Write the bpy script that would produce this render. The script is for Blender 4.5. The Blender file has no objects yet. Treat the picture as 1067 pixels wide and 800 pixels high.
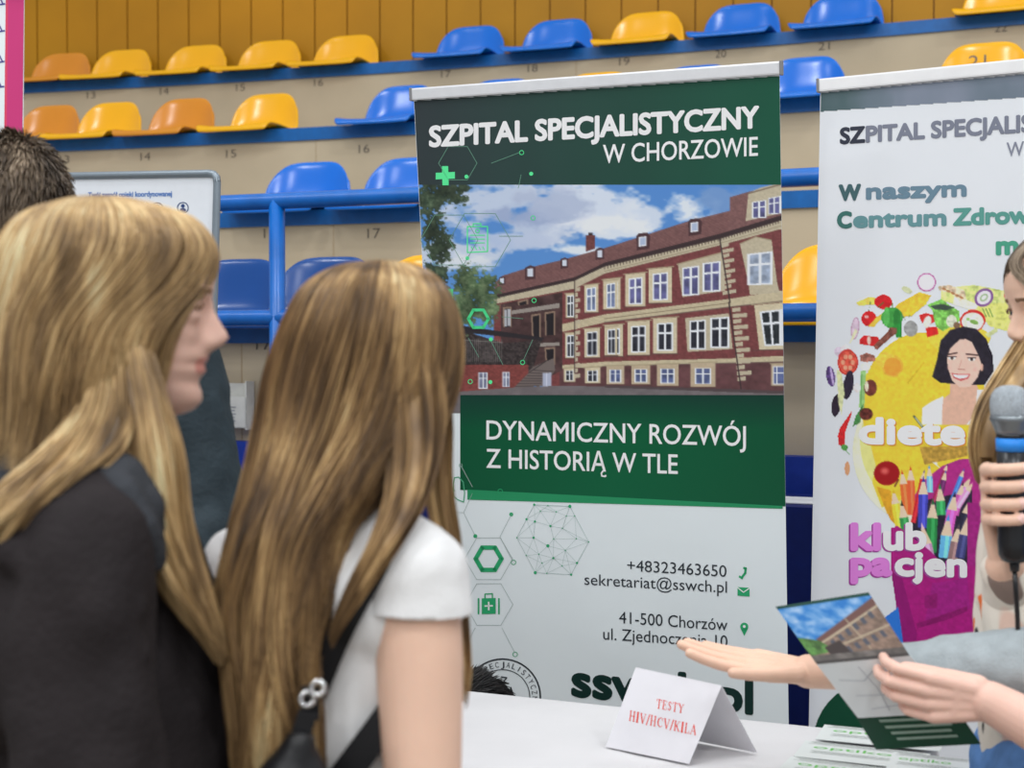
import bpy, bmesh, math, random
import numpy as np
from mathutils import Vector, Matrix, noise as mnoise
from mathutils.bvhtree import BVHTree

# ------------------------------------------------------------------ camera, light, exposure
S = bpy.context.scene
C = S.collection
FPX, CZ, PITCH = 1482.0, 1.42, math.atan(35 / 1482.0)
cam_d = bpy.data.cameras.new('camera')
cam_d.sensor_width = 36.0
cam_d.lens = 36.0 * FPX / 1067.0
cam_d.clip_start = 0.05
cam = bpy.data.objects.new('camera', cam_d)
cam.location = (0, 0, CZ)
cam.rotation_euler = (math.pi / 2 - PITCH, 0, 0)
C.objects.link(cam)
S.camera = cam
cam_d.dof.use_dof = True
cam_d.dof.focus_distance = 3.1
cam_d.dof.aperture_fstop = 5.0

world = bpy.data.worlds.new('hall_light')
S.world = world
world.use_nodes = True
bg = world.node_tree.nodes['Background']
bg.inputs[0].default_value = (0.93, 0.96, 1.0, 1)
bg.inputs[1].default_value = 0.52


def lamp(x, y, z, power, size=1.2, col=(0.97, 0.985, 1.0), aim=None):
    l = bpy.data.lights.new('hall_lamp', 'AREA')
    l.shape = 'RECTANGLE'
    l.size, l.size_y = size, size * 0.6
    l.energy = power
    l.color = col
    o = bpy.data.objects.new('hall_lamp', l)
    o.location = (x, y, z)
    d = Vector(aim if aim else (x, y, 0)) - Vector((x, y, z))
    o.rotation_euler = d.to_track_quat('-Z', 'Y').to_euler()
    C.objects.link(o)


for lx in (-5.0, -2.2, 0.6, 3.4):
    for ly, lz in ((-4.2, 6.0), (-1.0, 6.3), (2.2, 6.6)):
        lamp(lx, ly, lz, 46, 0.55, aim=(lx * 0.6, ly + 2.2, 0.9))
for lx in (-3.2, 0.2, 3.4):
    lamp(lx, 4.8, 7.2, 10, 1.2, aim=(lx, 7.2, 2.4))

S.view_settings.view_transform = 'Standard'
S.view_settings.look = 'None'
S.view_settings.exposure = 0.1
S.view_settings.gamma = 1.0
S.view_settings.use_curve_mapping = False


# ------------------------------------------------------------------ pixel rays and planes
_fw = Vector((0, math.cos(PITCH), -math.sin(PITCH)))
_up = Vector((0, math.sin(PITCH), math.cos(PITCH)))
EYE = Vector((0, 0, CZ))


def ray(px, py):
    return Vector((1, 0, 0)) * ((px - 533.5) / FPX) + _up * ((400 - py) / FPX) + _fw


def V(px, py, Y):
    d = ray(px, py)
    return EYE + d * (Y / d.y)


class Plane:
    def __init__(self, a, b, c):
        self.o = Vector(a)
        n = (Vector(b) - self.o).cross(Vector(c) - self.o).normalized()
        if n.dot(EYE - self.o) < 0:
            n = -n
        self.n = n

    def hit(self, px, py, off=0.0):
        d = ray(px, py)
        t = (self.o + self.n * off - EYE).dot(self.n) / d.dot(self.n)
        return EYE + d * t


TABLE_Z = 0.75
TPL = Plane((0, 1, TABLE_Z), (1, 1, TABLE_Z), (0, 2, TABLE_Z))


# ------------------------------------------------------------------ materials
def lin(c):
    c = c / 255.0
    return c / 12.92 if c <= 0.04045 else ((c + 0.055) / 1.055) ** 2.4


KL = 1.30


def alb(r, g, b, k=None):
    k = KL if k is None else k
    return tuple(min(0.88, lin(v) * k) for v in (r, g, b)) + (1,)


_mc = {}


def mat(name, rgb, rough=0.5, spec=0.3, var=0.08, scale=30.0, bump=0.0, bscale=200.0, metal=0.0, k=None, coat=0.0, stretch=(1, 1, 1)):
    """procedural material: base colour broken up by a noise texture"""
    if name in _mc:
        return _mc[name]
    m = bpy.data.materials.new(name)
    m.use_nodes = True
    nt = m.node_tree
    p = nt.nodes['Principled BSDF']
    c = alb(*rgb, k=k)
    tc = nt.nodes.new('ShaderNodeTexCoord')
    mp = nt.nodes.new('ShaderNodeMapping')
    mp.inputs['Scale'].default_value = stretch
    nz = nt.nodes.new('ShaderNodeTexNoise')
    nz.inputs['Scale'].default_value = scale
    nz.inputs['Detail'].default_value = 4
    cr = nt.nodes.new('ShaderNodeValToRGB')
    cr.color_ramp.elements[0].position = 0.3
    cr.color_ramp.elements[1].position = 0.7
    cr.color_ramp.elements[0].color = tuple(v * (1 - var) for v in c[:3]) + (1,)
    cr.color_ramp.elements[1].color = tuple(min(0.92, v * (1 + var)) for v in c[:3]) + (1,)
    L = nt.links.new
    L(tc.outputs['Object'], mp.inputs['Vector'])
    L(mp.outputs[0], nz.inputs['Vector'])
    L(nz.outputs[0], cr.inputs[0])
    L(cr.outputs[0], p.inputs['Base Color'])
    p.inputs['Roughness'].default_value = rough
    p.inputs['Specular IOR Level'].default_value = spec
    p.inputs['Metallic'].default_value = metal
    p.inputs['Coat Weight'].default_value = coat
    if bump:
        n2 = nt.nodes.new('ShaderNodeTexNoise')
        n2.inputs['Scale'].default_value = bscale
        n2.inputs['Detail'].default_value = 3
        bp = nt.nodes.new('ShaderNodeBump')
        bp.inputs['Strength'].default_value = bump
        bp.inputs['Distance'].default_value = 0.01
        L(mp.outputs[0], n2.inputs['Vector'])
        L(n2.outputs[0], bp.inputs['Height'])
        L(bp.outputs[0], p.inputs['Normal'])
    _mc[name] = m
    return m


def ink(r, g, b):
    return mat('ink %d %d %d' % (r, g, b), (r, g, b), rough=0.45, spec=0.25, var=0.02, scale=8)


def print_mat():
    """ink of a printed picture: its colours are held in a colour attribute"""
    if 'print' in _mc:
        return _mc['print']
    m = bpy.data.materials.new('printed picture')
    m.use_nodes = True
    nt = m.node_tree
    p = nt.nodes['Principled BSDF']
    a = nt.nodes.new('ShaderNodeVertexColor')
    a.layer_name = 'Col'
    nt.links.new(a.outputs[0], p.inputs['Base Color'])
    p.inputs['Roughness'].default_value = 0.42
    p.inputs['Specular IOR Level'].default_value = 0.25
    _mc['print'] = m
    return m


# ------------------------------------------------------------------ object helpers
def empty(name, loc=(0, 0, 0), label=None, cat=None, group=None):
    o = bpy.data.objects.new(name, None)
    o.empty_display_size = 0.05
    C.objects.link(o)
    o.location = loc
    tag(o, label, cat, group)
    return o


def tag(o, label=None, cat=None, group=None, kind=None):
    if label:
        o['label'] = label
    if cat:
        o['category'] = cat
    if group:
        o['group'] = group
    if kind:
        o['kind'] = kind
    return o


def link_mesh(name, me, mats, parent=None, smooth=False):
    for m in (mats if isinstance(mats, (list, tuple)) else [mats]):
        me.materials.append(m)
    if smooth:
        me.polygons.foreach_set('use_smooth', [True] * len(me.polygons))
    o = bpy.data.objects.new(name, me)
    C.objects.link(o)
    if parent:
        o.parent = parent
        # geometry is written in world space: undo the parent's placement
        o.matrix_parent_inverse = wm(parent).inverted()
    return o


def wm(o):
    m = Matrix.LocRotScale(o.location, o.rotation_euler.to_quaternion(), o.scale)
    return (wm(o.parent) @ o.matrix_parent_inverse @ m) if o.parent else m


def mesh(name, vs, fs, mats, parent=None, smooth=False, mi=None):
    me = bpy.data.meshes.new(name)
    me.from_pydata([tuple(v) for v in vs], [], fs)
    if mi is not None:
        me.polygons.foreach_set('material_index', mi)
    me.update()
    return link_mesh(name, me, mats, parent, smooth)


class MB:
    """collects shapes into one mesh"""

    def __init__(self):
        self.v, self.f, self.mi = [], [], []

    def add(self, vs, fs, mi=0):
        n = len(self.v)
        self.v += [tuple(v) for v in vs]
        self.f += [tuple(i + n for i in f) for f in fs]
        self.mi += [mi] * len(fs)
        return self

    def box(self, c, sx, sy, sz, rot=None, bev=0.0, mi=0):
        bm = bmesh.new()
        bmesh.ops.create_cube(bm, size=1)
        bmesh.ops.scale(bm, vec=(sx, sy, sz), verts=bm.verts)
        if bev:
            bmesh.ops.bevel(bm, geom=bm.edges[:], offset=bev, segments=2, profile=0.7, affect='EDGES')
        M = Matrix.Translation(Vector(c)) @ (rot.to_4x4() if rot else Matrix())
        bm.verts.index_update()
        self.add([M @ v.co for v in bm.verts], [[v.index for v in f.verts] for f in bm.faces], mi)
        bm.free()
        return self

    def tube(self, pts, r, n=12, cap=True, mi=0):
        pts = [Vector(p) for p in pts]
        rs = r if isinstance(r, (list, tuple)) else [r] * len(pts)
        vs, fs = [], []
        ref = None
        for i, p in enumerate(pts):
            d = (pts[min(i + 1, len(pts) - 1)] - pts[max(i - 1, 0)]).normalized()
            if ref is None:
                ref = d.orthogonal().normalized()
            a = (ref - d * ref.dot(d)).normalized()
            ref = a
            b = d.cross(a)
            for k in range(n):
                t = 2 * math.pi * k / n
                vs.append(p + (a * math.cos(t) + b * math.sin(t)) * rs[i])
        for i in range(len(pts) - 1):
            for k in range(n):
                fs.append((i * n + k, i * n + (k + 1) % n, (i + 1) * n + (k + 1) % n, (i + 1) * n + k))
        if cap:
            fs.append(tuple(range(n))[::-1])
            fs.append(tuple((len(pts) - 1) * n + k for k in range(n)))
        return self.add(vs, fs, mi)

    def slab(self, quad, th, n=None, mi=0):
        """a sheet of real thickness th from a polygon"""
        q = [Vector(v) for v in quad]
        n = n or (q[1] - q[0]).cross(q[2] - q[0]).normalized()
        k = len(q)
        vs = q + [v - n * th for v in q]
        fs = [tuple(range(k)), tuple(range(2 * k - 1, k - 1, -1))]
        fs += [(i, i + k, (i + 1) % k + k, (i + 1) % k) for i in range(k)]
        return self.add(vs, fs, mi)

    def build(self, name, mats, parent=None, smooth=False):
        return mesh(name, self.v, self.f, mats, parent, smooth, self.mi)


def shade_auto(o, ang=40):
    me = o.data
    me.polygons.foreach_set('use_smooth', [True] * len(me.polygons))
    bm = bmesh.new()
    bm.from_mesh(me)
    for e in bm.edges:
        if len(e.link_faces) == 2 and e.calc_face_angle(0) > math.radians(ang):
            e.smooth = False
    bm.to_mesh(me)
    bm.free()
    return o


# ------------------------------------------------------------------ lettering
_tc = {}


def text_geo(s):
    if s in _tc:
        return _tc[s]
    c = bpy.data.curves.new('lettering', 'FONT')
    c.body = s
    c.size = 1.0
    c.resolution_u = 4
    o = bpy.data.objects.new('lettering', c)
    C.objects.link(o)
    dg = bpy.context.evaluated_depsgraph_get()
    me = bpy.data.meshes.new_from_object(o.evaluated_get(dg))
    vs = [(v.co.x, v.co.y) for v in me.vertices]
    fs = [tuple(p.vertices) for p in me.polygons]
    bpy.data.objects.remove(o)
    bpy.data.curves.remove(c)
    bpy.data.meshes.remove(me)
    x0 = min(v[0] for v in vs)
    x1 = max(v[0] for v in vs)
    _tc[s] = ([((v[0] - x0) / (x1 - x0), v[1] / 0.688) for v in vs], fs)   # x 0..1, cap height 1
    return _tc[s]


class Art:
    """flat printed shapes on a sheet, drawn in the sheet's plane in thin layers"""

    def __init__(self, plane, off=0.0006):
        self.pl, self.mb, self.off, self.cols = plane, MB(), off, []

    def ci(self, col):
        if col not in self.cols:
            self.cols.append(col)
        return self.cols.index(col)

    def poly(self, pts, col, lay=0.0):
        self.mb.add([self.pl.hit(x, y, self.off + lay) for x, y in pts], [tuple(range(len(pts)))], self.ci(col))

    def line(self, pts, w, col, close=False, lay=0.0):
        pts = list(pts) + ([pts[0]] if close else [])
        for (x0, y0), (x1, y1) in zip(pts, pts[1:]):
            L = math.hypot(x1 - x0, y1 - y0) or 1
            nx, ny = -(y1 - y0) / L * w / 2, (x1 - x0) / L * w / 2
            ex, ey = (x1 - x0) / L * w * .25, (y1 - y0) / L * w * .25
            self.poly([(x0 + nx - ex, y0 + ny - ey), (x1 + nx + ex, y1 + ny + ey), (x1 - nx + ex, y1 - ny + ey), (x0 - nx - ex, y0 - ny - ey)], col, lay)

    def dot(self, x, y, r, col, n=16, lay=0.0, ry=None):
        self.poly([(x + r * math.cos(2 * math.pi * k / n), y + (ry or r) * math.sin(2 * math.pi * k / n)) for k in range(n)], col, lay)

    def ring(self, x, y, r, w, col, n=24, lay=0.0):
        self.line([(x + r * math.cos(2 * math.pi * k / n), y + r * math.sin(2 * math.pi * k / n)) for k in range(n)], w, col, True, lay)

    def text(self, s, p0, p1, h0, h1, col, bold=0.0, lay=0.0, slant=0.0):
        vs, fs = text_geo(s)
        wpx = math.hypot(p1[0] - p0[0], p1[1] - p0[1])
        offs = [(0, 0)]
        if bold:
            offs += [(bold * math.cos(k * math.pi / 6), bold * math.sin(k * math.pi / 6)) for k in range(12)]
        ci = self.ci(col)
        for n, (ox, oy) in enumerate(offs):
            out = []
            for x, y in vs:
                h = h0 + (h1 - h0) * x
                bx = p0[0] + (p1[0] - p0[0]) * x + slant * y * h
                by = p0[1] + (p1[1] - p0[1]) * x
                out.append(self.pl.hit(bx + ox, by - y * h + oy, self.off + lay + n * 0.00001))
            self.mb.add(out, fs, ci)

    def build(self, name, parent):
        return self.mb.build(name, [c if isinstance(c, bpy.types.Material) else ink(*c) for c in self.cols], parent)


# ------------------------------------------------------------------ raster pictures for printed photos
class Pic:
    def __init__(self, x0, y0, x1, y1, s=2):
        self.x0, self.y0, self.s = x0, y0, s
        self.w, self.h = int((x1 - x0) * s), int((y1 - y0) * s)
        self.a = np.full((self.h, self.w, 3), 255.0)
        self.m = np.zeros((self.h, self.w))
        self.Y, self.X = np.mgrid[0:self.h, 0:self.w]
        self.X = x0 + (self.X + .5) / s
        self.Y = y0 + (self.Y + .5) / s
        self.rng = np.random.default_rng(5)

    def noise(self, sx, sy, seed=0, octaves=3):
        out = np.zeros((self.h, self.w))
        amp, tot = 1.0, 0.0
        rg = np.random.default_rng(seed)
        for o in range(octaves):
            gx, gy = max(2, int(self.w / self.s / sx) + 3), max(2, int(self.h / self.s / sy) + 3)
            g = rg.random((gy, gx))
            fx = (self.X - self.x0) / sx
            fy = (self.Y - self.y0) / sy
            ix, iy = np.clip(fx.astype(int), 0, gx - 2), np.clip(fy.astype(int), 0, gy - 2)
            tx, ty = fx - ix, fy - iy
            tx, ty = tx * tx * (3 - 2 * tx), ty * ty * (3 - 2 * ty)
            out += amp * ((g[iy, ix] * (1 - tx) + g[iy, ix + 1] * tx) * (1 - ty) + (g[iy + 1, ix] * (1 - tx) + g[iy + 1, ix + 1] * tx) * ty)
            tot += amp
            amp *= .55
            sx, sy = max(.6, sx / 2), max(.6, sy / 2)
        return out / tot

    def mask(self, pts):
        m = np.zeros((self.h, self.w), bool)
        n = len(pts)
        for i in range(n):
            (xa, ya), (xb, yb) = pts[i], pts[(i + 1) % n]
            if ya == yb:
                continue
            c = (self.Y >= min(ya, yb)) & (self.Y < max(ya, yb)) & (self.X < xa + (self.Y - ya) * (xb - xa) / (yb - ya))
            m ^= c
        return m

    def put(self, m, col, al=1.0, n=None, amp=0.0):
        c = np.array(col, float)
        src = np.broadcast_to(c, self.a.shape)
        if n is not None:
            src = np.clip(c * (1 + amp * (n[..., None] - .5) * 2), 0, 255)
        w = (m.astype(float) * al)[..., None]
        self.a = self.a * (1 - w) + src * w
        self.m = np.maximum(self.m, m.astype(float) * al)

    def poly(self, pts, col, al=1.0, n=None, amp=0.0):
        self.put(self.mask(pts), col, al, n, amp)

    def ell(self, x, y, rx, ry, col, rot=0.0, al=1.0, soft=0.0, n=None, amp=0.0):
        c, s = math.cos(rot), math.sin(rot)
        u = ((self.X - x) * c + (self.Y - y) * s) / rx
        v = (-(self.X - x) * s + (self.Y - y) * c) / ry
        d = np.sqrt(u * u + v * v)
        m = np.clip((1 - d) / soft, 0, 1) if soft else (d < 1)
        self.put(m, col, al, n, amp)

    def line(self, x0, y0, x1, y1, w, col, al=1.0):
        dx, dy = x1 - x0, y1 - y0
        L2 = dx * dx + dy * dy or 1
        t = np.clip(((self.X - x0) * dx + (self.Y - y0) * dy) / L2, 0, 1)
        d = np.hypot(self.X - x0 - t * dx, self.Y - y0 - t * dy)
        self.put(np.clip((w / 2 - d) * 1.5 + .5, 0, 1), col, al)

    def build(self, name, hit, parent, region=None, th=0.5, k=None, edge=None):
        """a flat printed sheet: grid of cells carrying the picture's colours; hit(px,py) -> point.
        cells the picture leaves blank are cut away"""
        step = 1.0
        nx, ny = int(self.w / self.s / step), int(self.h / self.s / step)
        a = self.a.reshape(self.h // 1, self.w, 3)
        s = self.s
        a = a[:ny * s, :nx * s].reshape(ny, s, nx, s, 3).mean((1, 3))
        mk = self.m[:ny * s, :nx * s].reshape(ny, s, nx, s).mean((1, 3)) > th
        c = a / 255.0
        c = np.where(c <= 0.04045, c / 12.92, ((c + 0.055) / 1.055) ** 2.4) * (k or KL)
        c = np.clip(c, 0, .88)
        vid = -np.ones((ny, nx), int)
        vs, cols, fs = [], [], []
        for j in range(ny):
            for i in range(nx):
                vid[j, i] = len(vs)
                px, py = self.x0 + i + .5, self.y0 + j + .5
                if edge:
                    px = min(max(px, edge[0](py)), edge[1](py))
                vs.append(hit(px, py))
                cols.append((c[j, i, 0], c[j, i, 1], c[j, i, 2], 1))
        for j in range(ny - 1):
            for i in range(nx - 1):
                if mk[j, i] and mk[j + 1, i] and mk[j, i + 1] and mk[j + 1, i + 1]:
                    fs.append((vid[j, i], vid[j + 1, i], vid[j + 1, i + 1], vid[j, i + 1]))
        me = bpy.data.meshes.new(name)
        me.from_pydata([tuple(v) for v in vs], [], fs)
        at = me.color_attributes.new('Col', 'FLOAT_COLOR', 'POINT')
        at.data.foreach_set('color', np.array(cols, np.float32).ravel())
        bm = bmesh.new()
        bm.from_mesh(me)
        bmesh.ops.delete(bm, geom=[v for v in bm.verts if not v.link_faces], context='VERTS')
        bm.to_mesh(me)
        bm.free()
        me.update()
        return link_mesh(name, me, print_mat(), parent)


# ------------------------------------------------------------------ the hall: floor, stand tiers, back wall
M_BEIGE = mat('painted plywood riser', (166, 153, 130), rough=0.55, spec=0.25, var=0.06, scale=3, bump=0.05, bscale=60)
M_LEDGE = mat('blue painted steel', (2, 82, 146), rough=0.4, spec=0.4, var=0.12, scale=20)
M_TREAD = mat('grey tread', (120, 116, 110), rough=0.7, var=0.1)
M_YWALL = mat('yellow panel', (158, 110, 12), rough=0.5, spec=0.25, var=0.14, scale=1.3)
M_YELLOW = mat('yellow plastic', (218, 158, 0), rough=0.2, spec=0.5, var=0.04, scale=6)
M_OCHRE = mat('faded ochre plastic', (190, 122, 26), rough=0.22, spec=0.5, var=0.05, scale=6)
M_BLUE = mat('blue plastic', (0, 96, 186), rough=0.2, spec=0.5, var=0.05, scale=6)
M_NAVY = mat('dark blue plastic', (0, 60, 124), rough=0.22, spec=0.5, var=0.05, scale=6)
M_BLACK = mat('black metal', (22, 22, 24), rough=0.5, var=0.1)
M_NUM = ink(92, 84, 74)

fl = MB()
fl.box((0, 4, -0.05), 16, 16, 0.1)
tag(fl.build('floor', mat('hall floor', (120, 110, 98), rough=0.35, spec=0.4, var=0.1, scale=2)), kind='structure')

ARC_R = 30.0


def arc(s, D):
    """plan point of the curved stand: s along the top row's front edge, D towards the hall"""
    a0 = math.radians(15.8)
    a = a0 + s / ARC_R
    x = -1.64 + ARC_R * (math.sin(a) - math.sin(a0))
    y = 8.01 + ARC_R * (math.cos(a) - math.cos(a0))
    return Vector((x - D * math.sin(a), y - D * math.cos(a), 0)), a


def arc_at(px, D):
    lo, hi = -9.0, 9.0
    for _ in range(50):
        m = (lo + hi) / 2
        p, _a = arc(m, D)
        if 533.5 + p.x / p.y * FPX < px:
            lo = m
        else:
            hi = m
    return (lo + hi) / 2


ROW_D = [0.0, 1.0, 2.05, 3.05]
ROW_Z = [2.978, 2.476, 1.972, 1.503, 1.12]
SS = [-5.0 + i * 0.25 for i in range(41)]


def sweep(prof, name, m, kind='structure'):
    """extrude a (D, z) profile along the stand's curve"""
    vs, fs = [], []
    k = len(prof)
    for s in SS:
        for D, z in prof:
            p, a = arc(s, D)
            vs.append((p.x, p.y, z))
    for i in range(len(SS) - 1):
        for j in range(k):
            fs.append((i * k + j, i * k + (j + 1) % k, (i + 1) * k + (j + 1) % k, (i + 1) * k + j))
    fs.append(tuple(range(k)))
    fs.append(tuple(range((len(SS) - 1) * k, len(SS) * k))[::-1])
    o = mesh(name, vs, fs, m)
    bm = bmesh.new()
    bm.from_mesh(o.data)
    bmesh.ops.recalc_face_normals(bm, faces=bm.faces)
    bm.to_mesh(o.data)
    bm.free()
    return tag(o, kind=kind) if kind else o


tiers = []
for i in range(4):
    D, z = ROW_D[i], ROW_Z[i]
    low = ROW_Z[i + 1] - 0.02
    back = ROW_D[i] - 1.0 if i else -0.42
    t = sweep([(D - 0.012, z - 0.004), (D - 0.012, low), (back - 0.05, low), (back - 0.05, z - 0.004)], 'wall_tier', M_BEIGE)
    tiers.append(t)
    sweep([(D, z), (D, z - 0.060), (D - 0.03, z - 0.060), (D - 0.03, z - 0.03), (D - 0.38, z - 0.03), (D - 0.38, z)], 'trim_%d' % (i + 1), M_LEDGE)
# blue front of the stand, in two steps
sweep([(3.10, 1.13), (3.10, 0.0), (2.0, 0.0), (2.0, 1.13)], 'wall_front', mat('blue front board', (16, 44, 128), rough=0.5, var=0.1))
sweep([(3.44, 1.03), (3.44, 0.0), (3.10, 0.0), (3.10, 1.03)], 'wall_front_low', mat('navy front board', (10, 28, 92), rough=0.5, var=0.1))

# blue kick strip and yellow board wall behind the top row
sweep([(-0.395, 2.94), (-0.395, 3.06), (-0.44, 3.06), (-0.44, 2.94)], 'trim_6', mat('blue kick strip', (10, 62, 148), rough=0.45, var=0.1))
bw = MB()
BP = 0.2
s = -5.0
while s < 5.0:
    pa, a = arc(s + 0.004, -0.40)
    pb, _ = arc(s + BP - 0.004, -0.40)
    n = Vector((-math.sin(a), -math.cos(a), 0))
    z0, z1 = 3.05, 5.2
    q = [pa, pb, pb - n * 0.02, pa - n * 0.02]
    bw.add([(v.x, v.y, z) for z in (z0, z1) for v in q], [(0, 1, 5, 4), (1, 2, 6, 5), (2, 3, 7, 6), (3, 0, 4, 7), (4, 5, 6, 7), (3, 2, 1, 0)])
    s += BP
for s in SS[:-1]:
    pa, a = arc(s, -0.412)
    pb, _ = arc(s + .25, -0.412)
    n = Vector((-math.sin(a), -math.cos(a), 0))
    bw.add([(v.x, v.y, z) for z in (2.9, 5.2) for v in (pa, pb, pb - n * .1, pa - n * .1)], [(0, 1, 5, 4), (3, 0, 4, 7), (1, 2, 6, 5), (2, 3, 7, 6), (4, 5, 6, 7), (3, 2, 1, 0)], 1)
tag(bw.build('wall_back', [M_YWALL, mat('yellow panel gap', (120, 78, 8), var=0.1)]), kind='structure')

# seat numbers on the risers
NUMS = [(0, 24, 100, '12'), (0, 97, 99, '13'), (0, 173, 95, '14'), (0, 252, 91, '15'), (0, 333, 86, '16'), (0, 465, 77, '17'), (0, 555, 71, '18'), (0, 650, 64, '19'), (0, 750, 56, '20'), (0, 857, 48, '21'), (0, 1040, 29, '22'),
        (1, 69, 166, '13'), (1, 153, 163, '14'), (1, 242, 160, '15'), (1, 380, 155, '16'), (2, 282, 243, '16'), (2, 390, 243, '17'), (3, 275, 358, '17')]
for row, px, py, t in NUMS:
    D = ROW_D[row] - 0.012
    p, a = arc(arc_at(px, D), D)
    n = Vector((-math.sin(a), -math.cos(a), 0))
    u = Vector((math.cos(a), -math.sin(a), 0))
    z = V(px, py, p.y).z
    vs, fs = text_geo(t)
    h = 0.038
    w = 0.055
    mesh('seat_number', [p + n * 0.0015 + u * ((x - .5) * w) + Vector((0, 0, z + (y - .5) * h)) for x, y in vs], fs, M_NUM, tiers[row])
# faint vertical joints in the riser boards
for row, px in ((2, 348), (0, 600), (1, 330), (3, 252), (1, 880)):
    D = ROW_D[row] - 0.012
    p, a = arc(arc_at(px, D), D)
    n = Vector((-math.sin(a), -math.cos(a), 0))
    MB().box((p.x + n.x * .0005, p.y + n.y * .0005, (ROW_Z[row] - 0.045 + ROW_Z[row + 1]) / 2), 0.004, 0.002, ROW_Z[row] - .045 - ROW_Z[row + 1]).build('board_joint', mat('board joint', (150, 132, 106), var=0.05), tiers[row])


# ------------------------------------------------------------------ bucket seats
def seat_shell():
    """moulded shell: pan with rolled front lip curving up into a rounded back; local -Y is the front"""
    prof = [(-0.235, 0.030, .190), (-0.232, 0.050, .203), (-0.215, 0.060, .210), (-0.16, 0.063, .212), (-0.08, 0.063, .211), (0.0, 0.061, .209), (0.07, 0.065, .207),
            (0.115, 0.078, .204), (0.142, 0.100, .201), (0.158, 0.148, .197), (0.169, 0.196, .192), (0.177, 0.236, .186), (0.183, 0.262, .180), (0.189, 0.276, .176), (0.198, 0.282, .172)]
    n = 22
    vs, fs = [], []
    for i, (y, z, hw) in enumerate(prof):
        up = max(0.0, min(1.0, (i - 5) / 4.0))
        for k in range(n + 1):
            t = -1 + 2 * k / n
            c = abs(t) ** 3
            drop = max(0.0, z - 0.10) * 0.42 * abs(t) ** 4.5
            vs.append((hw * t, y - up * 0.045 * c, z + (1 - up) * 0.014 * c - (0.0 if i > 1 else 0.012 * c) - drop))
    for i in range(len(prof) - 1):
        for k in range(n):
            a = i * (n + 1) + k
            fs.append((a, a + 1, a + n + 2, a + n + 1))
    me = bpy.data.meshes.new('shell')
    me.from_pydata(vs, [], fs)
    o = bpy.data.objects.new('tmp', me)
    C.objects.link(o)
    so = o.modifiers.new('s', 'SOLIDIFY')
    so.thickness = 0.011
    so.offset = -1
    ss = o.modifiers.new('u', 'SUBSURF')
    ss.levels = 1
    dg = bpy.context.evaluated_depsgraph_get()
    me2 = bpy.data.meshes.new_from_object(o.evaluated_get(dg))
    bpy.data.objects.remove(o)
    me2.polygons.foreach_set('use_smooth', [True] * len(me2.polygons))
    return me2


br = MB()
for sx in (-1, 1):
    br.box((sx * 0.11, 0.0, 0.05), 0.03, 0.24, 0.008, bev=0.002)
br.box((0, 0.07, 0.052), 0.25, 0.04, 0.01, bev=0.002)
br_proto = br.build('bracket', M_BLACK)
br_mesh = br_proto.data
bpy.data.objects.remove(br_proto)
shells = {}
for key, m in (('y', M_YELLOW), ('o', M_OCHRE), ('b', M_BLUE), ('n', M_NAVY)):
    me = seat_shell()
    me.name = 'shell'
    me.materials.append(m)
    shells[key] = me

ORD = ['first', 'second', 'third', 'fourth', 'fifth', 'sixth', 'seventh', 'eighth', 'ninth', 'tenth', 'eleventh']
CN = {'y': 'glossy yellow', 'o': 'faded ochre', 'b': 'bright blue', 'n': 'deep blue'}
ROWS = [
    (0, [(54, 'o'), (117, 'y'), (195, 'y'), (272, 'y'), (352, 'y'), (482, 'b'), (573, 'b'), (667, 'y'), (766, 'b'), (872, 'b'), (1042, 'y')], 'top row under the yellow wall'),
    (1, [(38, 'o'), (102, 'y'), (178, 'o'), (265, 'y'), (408, 'b'), (510, 'b'), (612, 'y'), (716, 'b'), (830, 'b'), (1020, 'y')], 'second row from the top'),
    (2, [(306, 'b'), (412, 'b')], 'third row behind the blue railing'),
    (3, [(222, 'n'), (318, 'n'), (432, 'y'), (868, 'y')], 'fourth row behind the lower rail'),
]
LBL = {(2, 0): 'bright blue seat behind the top rail, right above number 16',
       (2, 1): 'bright blue seat behind the top rail, touching the green banner edge',
       (3, 0): 'deep blue seat half hidden by the right edge of the white poster board',
       (3, 1): 'deep blue plastic seat above the lower rail behind the railing post',
       (3, 2): 'yellow plastic seat back peeking out between blonde head and green banner',
       (3, 3): 'yellow seat edge in the gap between two banners above the lower rail'}
NUMAT = {0: ['12', '13', '14', '15', '16', '17', '18', '19', '20', '21', '22'], 1: ['12', '13', '14', '15', '16', '17', '18', '19', '20', '21']}
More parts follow.
